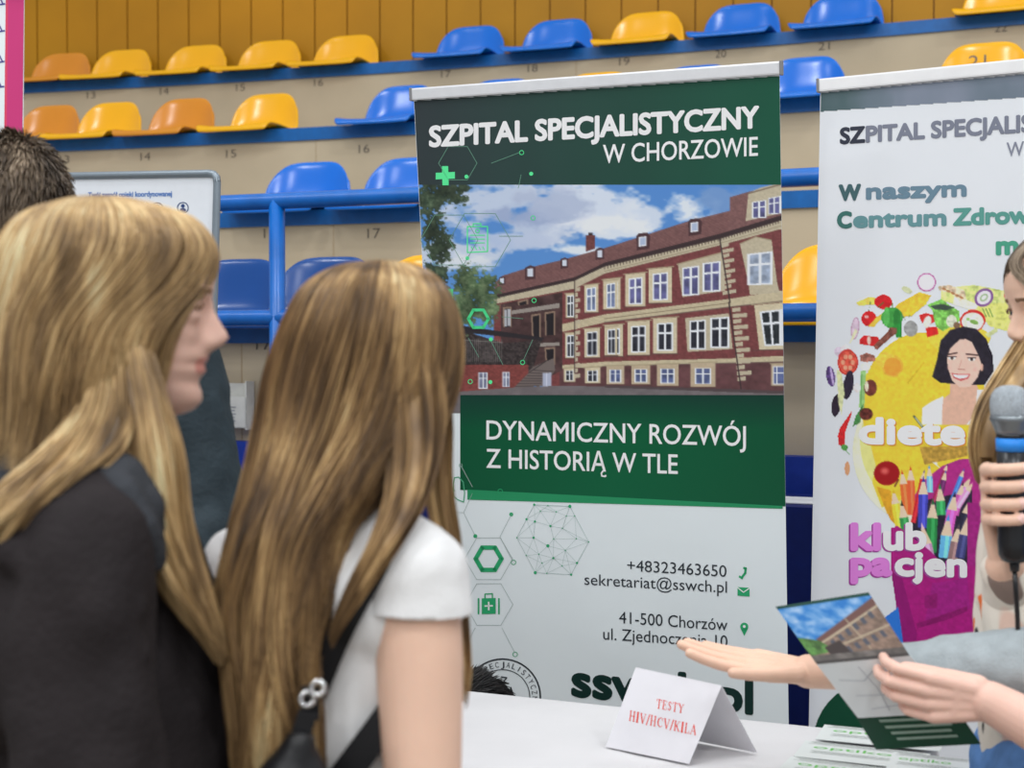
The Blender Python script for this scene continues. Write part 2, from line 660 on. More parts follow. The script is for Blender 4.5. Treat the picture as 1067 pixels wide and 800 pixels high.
for row, lst, where in ROWS:
    for k, (px, c) in enumerate(lst):
        D = ROW_D[row] - 0.13
        p, a = arc(arc_at(px, D), D)
        r = empty('stadium_seat', (p.x, p.y, ROW_Z[row] - 0.046))
        r.rotation_euler = (0, 0, -a)
        r.scale = (0.93 if row == 1 else 1.0, 1, 1)
        lab = LBL.get((row, k))
        if not lab:
            if row == 0:
                lab = '%s seat, %s from the left in the top row under yellow wall' % (CN[c], ORD[k])
            elif k in (5, 6, 7):
                lab = '%s seat back peeking over the green banner, %s of three' % (CN[c], ('leftmost', 'middle', 'rightmost')[k - 5])
            elif k == 8:
                lab = 'bright blue seat in the second row above the gap between banners'
            elif k == 9:
                lab = 'yellow plastic seat marked 21 just above the white right-hand banner'
            elif k == 4:
                lab = 'bright blue seat in the second row left of the green banner corner'
            else:
                lab = '%s plastic seat in the second row, %s from the left edge' % (CN[c], ORD[k])
        tag(r, lab, 'seat', 'stadium seats in the ' + where)
        for nm, me in (('shell', shells[c]), ('bracket', br_mesh)):
            o = bpy.data.objects.new(nm, me)
            C.objects.link(o)
            o.parent = r
        if row == 1 and k == 9:
            vs, fs = text_geo('21')
            me = bpy.data.meshes.new('seat_number')
            me.from_pydata([(-0.03 + (x - .5) * .075, 0.128 - 0.045 * 0 + (y - .5) * 0.012, 0.19 + (y - .5) * .055) for x, y in vs], [], fs)
            me.materials.append(M_NUM)
            o = bpy.data.objects.new('seat_number', me)
            C.objects.link(o)
            o.parent = r

# ------------------------------------------------------------------ blue tube railing
M_RAIL = mat('blue rail paint', (2, 88, 166), rough=0.32, spec=0.5, var=0.12, scale=15)
def rail_pt(px, py):
    lo, hi = 2.0, 9.0
    D = 3.42
    p, a = arc(arc_at(px, D), D)
    return V(px, py, p.y)
RAILZ = 0
rl = empty('railing', (rail_pt(288, 322).x, rail_pt(288, 322).y, 0.0), 'blue tubular steel railing with two rails in front of the stand', 'railing')
for nm, ya, yb, yc in (('top_rail', 210, 205.5, 188), ('lower_rail', 330, 329, 328)):
    pts = []
    for i in range(0, 25):
        px = -60 + i * 45
        y = ya + (yb - ya) * (px - 227) / 213 if px < 440 else yb + (yc - yb) * (px - 440) / 390
        pts.append(rail_pt(px, y))
    z = sum(p.z for p in pts) / len(pts)
    for p in pts:
        p.z = z
    MB().tube(pts, 0.0235, 14).build(nm, M_RAIL, rl, True)
    RAILZ = z if nm == 'top_rail' else RAILZ
for px in (289, 905):
    p = rail_pt(px, 322)
    MB().tube([(p.x, p.y, 0.0), (p.x, p.y, RAILZ)], 0.0235, 14).build('post', M_RAIL, rl, True)

# brochure pocket on the riser
p, a = arc(arc_at(247, ROW_D[3]), ROW_D[3])
q0 = V(247, 422, p.y - 0.02)
hp = empty('wall_pocket', (q0.x, q0.y, q0.z - .08), 'small off-white cardboard leaflet pocket on the beige riser under number 17', 'leaflet holder')
R = Matrix.Rotation(-a, 3, 'Z')
b = MB()
b.box(q0 + R @ Vector((0, 0.02, 0.0)), 0.095, 0.006, 0.14, R)
b.box(q0 + R @ Vector((0, -0.022, -0.022)), 0.095, 0.006, 0.10, R)
b.box(q0 + R @ Vector((0.046, 0, 0.0)), 0.004, 0.05, 0.155, R)
b.box(q0 + R @ Vector((-0.046, 0, -0.02)), 0.004, 0.05, 0.10, R)
b.box(q0 + R @ Vector((0, 0, -0.07)), 0.095, 0.05, 0.004, R)
b.build('pocket', mat('off white card', (190, 190, 184), var=0.05), hp)
b = MB()
for k in range(5):
    b.box(q0 + R @ Vector((-0.01, -0.0258, -0.005 - .011 * k)), 0.04 - .006 * (k % 2), 0.001, 0.003, R)
b.build('print_lines', ink(130, 134, 140), hp)

# a white sheet lying on the navy ledge between the banners
p, a = arc(arc_at(828, 3.30), 3.30)
R = Matrix.Rotation(-a, 3, 'Z')
ps = MB().box((p.x, p.y, 1.0325), 0.21, 0.15, 0.003, R, .0008).build('paper_sheet', mat('white paper', (206, 208, 210), rough=0.6, var=0.02))
tag(ps, 'white paper sheet on the navy ledge between the two roll-up banners', 'paper')

# ------------------------------------------------------------------ roll-up banners
M_ALU = mat('brushed aluminium', (205, 206, 208), rough=0.35, spec=0.5, metal=0.3, var=0.04)
M_VINYL = mat('white banner vinyl', (206, 213, 222), rough=0.42, spec=0.3, var=0.02, scale=4)
M_VINYL2 = mat('white lilac banner vinyl', (208, 211, 226), rough=0.42, spec=0.3, var=0.02, scale=4)


def rollup(name, pl, tl, tr, br, bl, vinyl, label, alu=M_ALU):
    """sheet, top clamp rail, floor cassette, feet and rear pole of a roll-up stand; corners are points on the sheet"""
    A, B, D, E = [Vector(p) for p in (tl, tr, br, bl)]
    base = (D + E) / 2
    r = empty(name, (base.x, base.y, 0), label, 'banner')
    n = pl.n
    MB().slab([E, D, B, A], 0.0006, n).build('sheet', vinyl, r)
    u = (B - A).normalized()
    upv = (A - E).normalized()
    rot = Matrix((u, -n, n.cross(u).normalized())).transposed()
    L = (B - A).length
    b = MB()
    b.box((A + B) / 2 + upv * 0.010, L + 0.006, 0.016, 0.028, rot, 0.004)
    b.build('top_rail', alu, r)
    for c in (A, B):
        MB().box(c + upv * 0.010 + u * (-0.004 if c is A else 0.004), 0.006, 0.020, 0.030, rot, 0.002).build('rail_cap', mat('grey plastic cap', (120, 120, 122), var=0.05), r)
    uf = Vector((u.x, u.y, 0)).normalized()
    nf = Vector((n.x, n.y, 0)).normalized()
    rf = Matrix((uf, -nf, Vector((0, 0, 1)))).transposed()
    b = MB()
    b.box((base.x - nf.x * .02, base.y - nf.y * .02, 0.055), (D - E).length + 0.03, 0.10, 0.09, rf, 0.015)
    b.build('cassette', alu, r)
    for s in (-1, 1):
        MB().box(Vector((base.x, base.y, 0.006)) + uf * s * (D - E).length * 0.33, 0.05, 0.34, 0.012, rf, 0.004).build('foot', alu, r)
    MB().tube([Vector((base.x, base.y, 0.09)) - nf * 0.05, (A + B) / 2 - n * 0.02], 0.009, 10).build('pole', alu, r, True)
    return r


# ---- green hospital banner
b1 = Plane(V(431, 103, 3.31), V(813, 77, 3.00), V(822, 750, 3.12))
lx = lambda y: 431 + 0.0525 * (y - 98)
rx = lambda y: 812.3 + 0.0140 * (y - 72)
R1 = rollup('roll_up_banner', b1, b1.hit(lx(100), 103), b1.hit(rx(76), 76), b1.hit(rx(965), 975), b1.hit(lx(965), 965), M_VINYL,
            'tall green and white roll-up banner with a red brick hospital photo')

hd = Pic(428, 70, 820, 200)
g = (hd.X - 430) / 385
hd.a = np.stack([46 - 26 * g, 54 + 22 * g, 57 - 1 * g], -1) * (1 + .10 * (hd.noise(60, 200, 3, 2)[..., None] - .5))  # slate grey at the left running to green at the right
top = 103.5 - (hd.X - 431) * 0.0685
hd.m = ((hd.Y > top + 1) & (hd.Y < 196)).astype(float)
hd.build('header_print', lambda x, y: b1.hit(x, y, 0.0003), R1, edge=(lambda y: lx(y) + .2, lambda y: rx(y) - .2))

# photograph of the brick building
cC = lambda x, y: (630 + x / 3.335, 180 + y / 3.335)
cB = lambda x, y: (430 + x / 3.2, 170 + y / 3.2)
P = Pic(436, 188, 820, 440)
P.a[:] = (76, 134, 208)
P.m = ((P.Y > 192) & (P.Y < np.where(P.X < 480, 432, 415))).astype(float)
ones = np.ones((P.h, P.w), bool)
P.a = P.a * (1 - np.clip((P.Y - 190) / 140, 0, 1)[..., None] * np.array([-.15, -.08, -.02]))
cn = P.noise(26, 16, 11, 4)
for (x, y, rx_, ry_, c) in ((520, 208, 75, 22, (200, 210, 228)), (560, 232, 60, 20, (196, 206, 226)), (470, 262, 48, 16, (206, 214, 228)), (610, 215, 66, 26, (222, 228, 238)), (545, 225, 40, 14, (150, 168, 205)),
                            (575, 212, 42, 16, (172, 186, 214)), (716, 214, 28, 18, (232, 236, 242)), (672, 226, 40, 16, (216, 224, 236)), (640, 240, 36, 14, (228, 232, 240)), (610, 262, 30, 8, (232, 236, 240)), (470, 276, 30, 12, (220, 226, 232)),
                            (745, 208, 40, 14, (110, 150, 205)), (520, 250, 40, 10, (186, 200, 226))):
    d = np.sqrt(((P.X - x) / rx_) ** 2 + ((P.Y - y) / ry_) ** 2) + (cn - .5) * 1.9
    P.put(np.clip((1.02 - d) / .45, 0, 1), c, .9)
P.m = ((P.Y > 192) & (P.Y < np.where(P.X < 480, 432, 415))).astype(float)
fine = P.noise(2.2, 1.6, 4, 2)
med = P.noise(8, 6, 9, 3)
ROOF, DK, CR, BRK, BR2 = (124, 86, 84), (58, 44, 46), (190, 178, 150), (120, 62, 62), (98, 62, 64)
P.poly([cB(272, 402), cB(300, 375), cB(380, 350), cB(500, 322), cC(0, 262), cC(130, 220), cC(300, 165), cC(435, 132), cC(435, 85), cC(500, 66), cC(613, 40), cC(613, 160), cC(400, 222), cC(0, 318), cB(540, 385), cB(275, 440)], ROOF, n=fine, amp=.14)
for k in range(14):                                                     # courses of tiles
    t = k / 14
    xa, ya = cB(300, 380 + 56 * t)
    xb, yb = cC(430, 140 + 72 * t)
    P.line(xa, ya, xb, yb, .5, (104, 66, 64), .6)
P.poly([cB(578, 295), cB(578, 240), cB(608, 240), cB(608, 285)], (112, 62, 62), n=fine, amp=.2)
P.poly([cB(586, 240), cB(586, 232), cB(600, 232), cB(600, 240)], DK)
for (x, y, w) in ((298, 392, 8), (392, 365, 13), (506, 333, 10), (624, 302, 11)):   # dormers
    px, py = cB(x, y)
    w /= 3.2
    P.poly([(px - w * 1.3, py + w * 1.9), (px - w * 1.3, py - w * 1.3), (px, py - w * 1.9), (px + w * 1.3, py - w * 1.5), (px + w * 1.3, py + w * 1.6)], (78, 50, 54))
    P.poly([(px - w * .75, py + w), (px - w * .75, py - w), (px + w * .75, py - w * 1.15), (px + w * .75, py + w)], (205, 212, 225))
for (x, y) in ((132, 240), (312, 190)):
    px, py = cC(x, y)
    P.poly([(px - 6, py + 9), (px - 6.5, py - 6), (px - 4, py - 9), (px + 5, py - 9.5), (px + 8, py - 6), (px + 7, py + 7)], (74, 48, 52))
    P.poly([(px - 4, py + 5), (px - 4, py - 5), (px + 4, py - 6), (px + 4, py + 4)], (226, 228, 234))
    P.poly([(px - 2.7, py + 3.5), (px - 2.7, py - 4), (px + 2.7, py - 4.7), (px + 2.7, py + 3)], (168, 184, 212))
# brick front
P.poly([cB(270, 455), cB(540, 398), cC(0, 345), cC(400, 245), cC(613, 185), cC(613, 770), cC(0, 745), cB(490, 742), cB(270, 740)], BRK, n=fine, amp=.16)
P.poly([cC(0, 668), cC(613, 655), cC(613, 770), cC(0, 745), cB(490, 742), cB(490, 690)], BR2, n=med, amp=.2)
# eaves and cornice
P.poly([cB(272, 440), cB(540, 380), cC(0, 312), cC(400, 212), cC(613, 148), cC(613, 168), cC(400, 230), cC(0, 328), cB(540, 396), cB(272, 452)], DK)
P.poly([cB(270, 452), cB(540, 392), cC(0, 326), cC(400, 230), cC(613, 166), cC(613, 195), cC(400, 252), cC(0, 350), cB(540, 418), cB(270, 470)], CR, n=fine, amp=.06)
for k in range(60):
    t = k / 59
    if t < .62:
        x, y = cC(400 * t / .62, 330 - 98 * t / .62)
    else:
        x, y = cC(400 + 213 * (t - .62) / .38, 232 - 64 * (t - .62) / .38)
    P.line(x, y - 1, x, y + 1.2, .9, (84, 66, 60))
P.line(*cC(0, 342), *cC(400, 245), .7, (150, 136, 110))
P.line(*cC(400, 245), *cC(613, 184), .7, (150, 136, 110))
# storey bands
for (ya, yb, yc, h) in ((492, 438, 410, 28), (656, 645, 636, 16)):
    P.poly([cB(480, ya * .957 + 70 if ya < 600 else 675), cC(0, ya), cC(435, yb), cC(613, yc), cC(613, yc + h * 1.3), cC(435, yb + h), cC(0, ya + h), cB(480, (ya * .957 + 96) if ya < 600 else 686)], (196, 182, 148), n=fine, amp=.07)
    P.line(*cC(0, ya + h), *cC(435, yb + h), 1.0, (112, 92, 84))
    P.line(*cC(435, yb + h), *cC(613, yc + h * 1.3), 1.0, (112, 92, 84))
P.line(*cC(0, 507), *cC(435, 452), .7, (120, 104, 84))
# left wing: deep loggia, balconies, stairs
P.poly([cB(295, 470), cB(500, 430), cB(500, 690), cB(390, 745), cB(295, 700)], (74, 52, 52), n=med, amp=.35)
for q in ([(325, 492), (490, 466), (490, 482), (330, 504)], [(415, 600), (490, 597), (490, 608), (415, 612)]):
    P.poly([cB(*p_) for p_ in q], (150, 140, 132))
for q in ([(300, 480), (330, 478), (330, 545), (302, 548)], [(395, 505), (428, 500), (428, 580), (398, 582)], [(440, 497), (476, 492), (476, 572), (442, 574)], [(440, 615), (476, 613), (476, 672), (444, 676)], [(350, 460), (385, 452), (385, 470), (352, 474)]):
    P.poly([cB(*p_) for p_ in q], (142, 116, 98))
    q2 = [(q[0][0] + 5, q[0][1] + 6), (q[1][0] - 5, q[1][1] + 6), (q[2][0] - 5, q[2][1]), (q[3][0] + 5, q[3][1])]
    P.poly([cB(*p_) for p_ in q2], (36, 32, 36))
P.poly([cB(305, 488), cB(326, 486), cB(326, 542), cB(305, 544)], (176, 178, 184))
P.line(*cB(315, 488), *cB(315, 543), .8, (60, 56, 64))
# terrace on the left
P.poly([cB(130, 545), cB(300, 600), cB(430, 590), cB(400, 690), cB(130, 680)], (58, 50, 50), n=fine, amp=.5)
P.poly([cB(120, 535), cB(290, 560), cB(440, 582), cB(430, 592), cB(130, 560)], (44, 40, 44))
for k in range(22):
    x = 150 + k * 7
    P.line(*cB(x, 588), *cB(x, 662), .55, (160, 158, 152), .55)
P.line(*cB(150, 588), *cB(300, 598), .7, (150, 148, 142), .7)
P.poly([cB(100, 672), cB(385, 672), cB(385, 700), cB(335, 750), cB(100, 765)], (128, 62, 58), n=fine, amp=.2)
P.line(*cB(110, 676), *cB(388, 676), 1.2, (94, 58, 56))
P.poly([cB(335, 750), cB(400, 680), cB(470, 650), cB(475, 690), cB(440, 742)], (112, 100, 96))
for k in range(7):
    P.line(*cB(338 + k * 11, 744 - k * 9), *cB(420 + k * 8, 742 - k * 8), .8, (70, 60, 60))
P.line(*cB(385, 700), *cB(466, 645), .7, (30, 28, 30))
P.poly([cB(434, 700), cB(462, 698), cB(462, 745), cB(434, 747)], (172, 178, 200))
P.line(*cB(447, 700), *cB(447, 745), .7, (220, 224, 236))


def win(q, glass, frame=(208, 194, 160), bars=True, head=True):
    """masonry surround, white casement and panes of one window of the pictured facade"""
    (xa, ya), (xb, yb), (xc, yc), (xd, yd) = q
    w = xb - xa
    e = w * .24
    if head:
        P.poly([(xa - e, ya - e * 1.2), (xb + e, yb - e * 1.3), (xc + e, yc + e * .8), (xd - e, yd + e * .8)], frame, n=fine, amp=.06)
        P.line(xa - e * 1.5, ya - e * 1.3, xb + e * 1.5, yb - e * 1.5, 1.1, (170, 154, 122))
        P.line(xa - e * 1.3, yd + e * .8, xb + e * 1.3, yc + e * .8, 1.1, (96, 66, 62))
    P.poly(q, (226, 230, 236))
    def L(s, t):
        a = (xa + (xb - xa) * s, ya + (yb - ya) * s)
        b = (xd + (xc - xd) * s, yd + (yc - yd) * s)
        return (a[0] + (b[0] - a[0]) * t, a[1] + (b[1] - a[1]) * t)
    for s0, s1 in ((.10, .44), (.56, .90)):
        for t0, t1 in ((.05, .33), (.40, .95)):
            P.poly([L(s0, t0), L(s1, t0), L(s1, t1), L(s0, t1)], glass if t0 > .2 or bars else (130, 130, 170), n=med, amp=.3)


BL, DG, VI = (110, 124, 160), (44, 46, 56), (92, 92, 140)
rect = lambda f, x0, x1, y0, y1, sk: [f(x0, y0 + sk), f(x1, y0), f(x1, y1), f(x0, y1 + sk * .3)]
for x0, x1, y0, y1 in ((5, 46, 378, 468), (83, 131, 362, 456), (166, 220, 345, 442)):
    win(rect(cC, x0, x1, y0, y1, 6), VI)
for x0, x1, y0, y1 in ((580, 612, 412, 492), (646, 676, 398, 482)):
    win(rect(cB, x0, x1, y0, y1, 5), BL)
P.poly([cC(255, 318), cC(412, 278), cC(418, 410), cC(270, 432)], CR, n=fine, amp=.06)
P.line(*cC(252, 318), *cC(412, 276), 1.3, (170, 154, 122))
win(rect(cC, 270, 329, 322, 425, 8), VI, head=False)
win(rect(cC, 341, 403, 306, 412, 8), VI, head=False)
P.poly([cC(470, 245), cC(525, 222), cC(580, 232), cC(600, 385), cC(608, 415), cC(505, 425), cC(500, 385)], CR, n=fine, amp=.06)
P.line(*cC(470, 247), *cC(525, 222), 1.0, (150, 132, 104))
P.line(*cC(525, 222), *cC(580, 234), 1.0, (150, 132, 104))
win(rect(cC, 496, 584, 272, 388, 10), (150, 164, 186), head=False)
P.poly([cC(490, 168), cC(500, 70), cC(540, 52), cC(613, 34), cC(613, 140)], CR, n=fine, amp=.07)
P.line(*cC(500, 72), *cC(613, 40), 1.4, (120, 100, 84))
win(rect(cC, 512, 562, 94, 156, 8), VI, head=False)
win(rect(cC, 568, 612, 80, 142, 8), VI, head=False)
for x0, x1, y0, y1 in ((10, 53, 540, 630), (92, 144, 530, 624), (182, 238, 520, 618)):
    win(rect(cC, x0, x1, y0, y1, 3), DG)
for x0, x1, y0, y1 in ((581, 616, 560, 642), (650, 676, 552, 636)):
    win(rect(cB, x0, x1, y0, y1, 3), DG)
P.poly([cC(280, 505), cC(432, 488), cC(445, 612), cC(288, 622)], CR, n=fine, amp=.06)
win(rect(cC, 295, 352, 510, 613, 4), DG, head=False)
win(rect(cC, 367, 434, 500, 608, 4), DG, head=False)
win([cC(538, 482), cC(613, 474), cC(613, 600), cC(556, 602)], (40, 46, 50))
for x0, x1, y0, y1 in ((17, 58, 683, 728), (104, 148, 682, 728), (194, 244, 680, 732), (313, 371, 678, 734), (585, 613, 672, 736)):
    win(rect(cC, x0, x1, y0, y1, 0), (84, 96, 140), frame=(190, 170, 140))
for x0, x1, y0, y1, f in ((583, 617, 690, 728, 1), (510, 536, 690, 725, 1), (515, 537, 440, 512, 1), (514, 538, 572, 646, 1)):
    win(rect(cB, x0, x1, y0, y1, 2), DG)
for x0, x1, y0, y1 in ((132, 156, 700, 755), (220, 250, 697, 752), (300, 324, 696, 746)):
    win(rect(cB, x0, x1, y0, y1, 0), (120, 124, 150), frame=(206, 206, 206), head=False)
for k in range(10):                                                     # quoins
    y = 250 + k * 18
    P.poly([cC(402 + k, y), cC((448 if k % 2 else 432) + k, y - 8), cC((448 if k % 2 else 432) + k, y + 4), cC(402 + k, y + 13)], CR)
for k in range(13):
    y = 470 + k * 20
    P.poly([cC(444 + k * 1.5, y), cC((494 if k % 2 else 472) + k * 1.5, y - 3), cC((494 if k % 2 else 472) + k * 1.5, y + 11), cC(444 + k * 1.5, y + 14)], CR)
for k in range(18):
    y = 398 + k * 18
    P.poly([cB(540, y), cB(558 if k % 2 else 550, y - 3), cB(558 if k % 2 else 550, y + 10), cB(540, y + 13)], CR)
P.line(*cC(400, 230), *cC(436, 450), 1.4, (56, 44, 46))
P.line(*cC(432, 450), *cC(474, 750), 1.4, (56, 44, 46))
P.line(*cB(540, 380), *cB(540, 700), 1.0, (66, 50, 50))
# trees
leaf = P.noise(3.2, 2.6, 21, 3)
big = P.noise(12, 12, 22, 2)
def tree(pts, c0, c1, ragged):
    m = np.zeros((P.h, P.w))
    for (x, y, r1, r2) in pts:
        px, py = cB(x, y)
        d = np.sqrt(((P.X - px) / (r1 / 3.2)) ** 2 + ((P.Y - py) / (r2 / 3.2)) ** 2)
        m = np.maximum(m, np.clip((1 - d + (leaf - .5) * ragged) * 4, 0, 1))
    col = np.array(c0) * (1 - leaf[..., None]) + np.array(c1) * leaf[..., None]
    col = col * (0.6 + .8 * big[..., None])
    P.a = P.a * (1 - m[..., None]) + np.clip(col, 0, 255) * m[..., None]
tree([(60, 460, 60, 60), (50, 540, 60, 70), (60, 620, 60, 70), (40, 690, 60, 60)], (26, 40, 30), (90, 104, 82), 1.2)
tree([(60, 120, 60, 70), (110, 95, 50, 36), (160, 85, 40, 22), (150, 120, 35, 28), (70, 210, 40, 80), (90, 280, 45, 60), (70, 380, 60, 60)], (20, 34, 24), (84, 100, 76), 1.6)
tree([(185, 400, 60, 60), (230, 430, 60, 70), (180, 480, 70, 70), (250, 390, 40, 22), (250, 490, 40, 50), (140, 500, 50, 60)], (36, 62, 36), (130, 150, 108), 1.5)
P.poly([cB(120, 535), cB(290, 560), cB(440, 582), cB(430, 592), cB(130, 560)], (44, 40, 44))
P.poly([cB(30, 672), cB(385, 672), cB(385, 700), cB(335, 750), cB(30, 765)], (128, 62, 58), n=fine, amp=.2)
for x0, x1, y0, y1 in ((132, 156, 700, 755), (220, 250, 697, 752), (300, 324, 696, 746)):
    win(rect(cB, x0, x1, y0, y1, 0), (120, 124, 150), frame=(206, 206, 206), head=False)
# ground strip
P.poly([cB(110, 765), cB(335, 748), cB(480, 742), cC(0, 742), cC(613, 768), cC(613, 800), (436, 440), (436, 412)], (112, 104, 106), n=med, amp=.1)
P.poly([cC(0, 738), cC(470, 752), cC(613, 758), cC(613, 768), cC(0, 746)], (82, 68, 70))
P.m = ((P.Y > 192) & (P.Y < np.where(P.X < 480, 431, 415))).astype(float)
ci_ = int((813.0 - P.x0) * P.s)
P.a[:, ci_:] = P.a[:, ci_ - 1:ci_]
gr_ = P.a.mean(-1, keepdims=True)
P.a = np.clip((P.a * .92 + gr_ * .08) * .90 + 4, 0, 255)
P.build('photo_print', lambda x, y: b1.hit(x, y, 0.0004), R1, edge=(lambda y: lx(y) + .2, lambda y: rx(y) - .2))

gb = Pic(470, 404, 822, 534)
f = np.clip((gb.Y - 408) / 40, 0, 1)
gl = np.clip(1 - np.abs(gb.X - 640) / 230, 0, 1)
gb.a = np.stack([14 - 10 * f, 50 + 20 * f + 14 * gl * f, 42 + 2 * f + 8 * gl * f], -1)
gb.m = ((gb.X > 478.5) & (gb.Y > 410.5) & (gb.Y < 511 + (gb.X - 479) * .0515)).astype(float)
gb.build('green_panel', lambda x, y: b1.hit(x, y, 0.0006), R1, edge=(lambda y: lx(y) + .2, lambda y: rx(y) - .2))

WHT, TXT, GRN, PGR, GLN = (226, 229, 232), (36, 42, 48), (40, 150, 98), (84, 214, 140), (110, 170, 140)
a = Art(b1, 0.0009)
a.text('SZPITAL SPECJALISTYCZNY', (448, 152.5), (790, 132.5), 20.5, 21.5, WHT, 1.15)
a.text('W CHORZOWIE', (628.5, 170), (789.5, 162), 19, 19.5, WHT, .25)
a.text('DYNAMICZNY ROZWÓJ', (507, 457.5), (777, 464.5), 19.5, 20.5, WHT, .25)
a.text('Z HISTORIĄ W TLE', (507, 487), (706, 493.5), 19.5, 20, WHT, .25)
a.line([(628.8, 490.0), (626.6, 493.0), (627.2, 495.8), (630.6, 496.2)], 1.7, WHT)
a.text('+48323463650', (653.5, 594.5), (757, 601), 11.5, 12, TXT)
a.text('sekretariat@sswch.pl', (609, 609), (757.5, 617.5), 11.5, 12, TXT)
a.text('41-500 Chorzów', (645, 649), (758, 657), 12, 12.5, TXT)
a.text('ul. Zjednoczenia 10', (628.5, 666), (758, 674.5), 12, 12.5, TXT)
a.text('sswch.pl', (597, 724), (783, 743), 33, 35, (14, 42, 38), 1.9)
a.build('lettering', R1)

a = Art(b1, 0.0008)
hexa = lambda x, y, r, fl=0, sy=1: [(x + r * math.cos(math.pi / 3 * k + fl), y + sy * r * math.sin(math.pi / 3 * k + fl)) for k in range(6)]
a.poly([(487, 510), (815.5, 527), (815.5, 530), (487, 520.5)], (34, 128, 84))
# plus sign, clipboard and hexagons over the photo
a.poly([(454, 180), (460.7, 179.7), (460.5, 173), (467, 173), (467.2, 179.4), (474, 179), (474, 186), (467.4, 186.3), (467.5, 193), (461, 193), (460.8, 186.6), (454, 187)], PGR)
a.build('plus_icon', R1)
a = Art(b1, 0.0008)
a.line([(487, 236), (508, 236), (508, 262), (487, 263)], 1.2, PGR, True)
a.line([(493, 236), (493, 233), (501, 233), (501, 236)], 1.1, PGR)
a.ring(497.5, 240.5, 2, 1, PGR, 12)
for y in (245, 249, 253):
    a.line([(490, y), (505, y)], 1.0, PGR)
for x in (491, 495, 499, 503):
    a.line([(x, 257), (x + 1.5, 260)], .9, PGR)
a.build('clipboard_icon', R1)
a = Art(b1, 0.0008)
a.line(hexa(498.5, 332, 10.5), 3.0, (70, 196, 128), True)
a.build('hexagon_icon', R1)
a = Art(b1, 0.0008)
a.poly([(462, 301), (472, 301), (472, 317), (462, 317)], (70, 196, 128))
a.build('cross_icon', R1)
a = Art(b1, 0.0008)
THIN = (96, 140, 120)
for c in (((477, 170), 20), ((500, 250), 32), ((468, 250), 30)):
    a.line(hexa(c[0][0], c[0][1], c[1]), .55, THIN, True)
for p0, p1 in (((512, 170), (541, 159)), ((543, 182), (540, 196)), ((520, 246), (545, 246)), ((511, 354), (524, 380)), ((555, 354), (545, 376)), ((488, 352), (499, 372)), ((523, 330), (545, 332))):
    a.line([p0, p1], .55, THIN)
for x, y, fl in ((543.5, 159, 0), (553.5, 181, 1), (486, 184, 1), (555.5, 227, 0), (556.5, 313, 0), (487, 269, 1), (511.5, 353.5, 1), (544.5, 377.5, 0), (511, 398, 1), (490, 397.5, 0)):
    a.dot(x, y, 2.1, PGR, 12) if fl else a.ring(x, y, 2.2, .8, PGR, 14)
a.build('hexagon_pattern', R1)
a = Art(b1, 0.0008)
# lower icons
cZ = lambda x, y: (450 + x / 2.963, 470 + y / 2.963)
a.line(hexa(*cZ(175, 332), 13.4), 4.6, GRN, True)
a.build('hexagon_icon', R1)
a = Art(b1, 0.0008)
for c in ((175, 332), (176, 473)):
    a.line(hexa(*cZ(*c), 25), .55, (150, 162, 160), True)
for q in ([(98, 190), (134, 262)], [(210, 265), (245, 195)], [(210, 265), (250, 340)], [(216, 545), (256, 622)], [(134, 545), (110, 590)], [(98, 190), (26, 188)], [(98, 190), (125, 130)], [(90, 45), (125, 110)]):
    a.line([cZ(*p_) for p_ in q], .55, (150, 162, 160))
for x, y, fl in ((245, 195, 1), (134, 262, 1), (252, 343, 0), (257, 627, 0), (211, 124, 0), (26, 42, 2), (26, 186, 2), (89, 44, 3)):
    px, py = cZ(x, y)
    if fl == 0:
        a.ring(px, py, 2.4, .7, GRN, 14)
    elif fl == 3:
        a.ring(px, py, 1.7, .6, (120, 150, 140), 12)
    else:
        a.dot(px, py, 2.1 if fl == 1 else 1.3, GRN if fl == 1 else (140, 155, 150), 12)
a.build('hexagon_pattern', R1)
a = Art(b1, 0.0008)
# first-aid case
a.poly([cZ(154, 454), cZ(197, 453), cZ(197, 502), cZ(154, 503)], GRN)
a.line([cZ(164, 454), cZ(164, 441), cZ(187, 440), cZ(187, 453)], 1.3, GRN)
for x in (144, 207):
    a.line([cZ(x, 455), cZ(x, 502)], 1.7, GRN)
a.line([cZ(164, 478), cZ(187, 477)], 1.6, WHT, lay=.0002)
a.line([cZ(175.5, 466), cZ(175.5, 490)], 1.6, WHT, lay=.0002)
a.build('first_aid_icon', R1)
a = Art(b1, 0.0008)
# lungs
a.line([cZ(70, 82), cZ(82, 80), cZ(97, 95), cZ(101, 130), cZ(98, 157), cZ(80, 150), cZ(66, 138), cZ(66, 100), cZ(70, 82)], 1.1, (70, 150, 112))
a.line([cZ(48, 82), cZ(36, 82), cZ(24, 98), cZ(20, 130), cZ(24, 155), cZ(40, 150), cZ(50, 136), cZ(50, 100), cZ(48, 82)], 1.0, (140, 185, 160))
a.line([cZ(58, 78), cZ(58, 108), cZ(46, 122)], .9, (70, 150, 112))
a.line([cZ(58, 108), cZ(70, 122)], .9, (70, 150, 112))
a.build('lungs_icon', R1)
a = Art(b1, 0.0008)
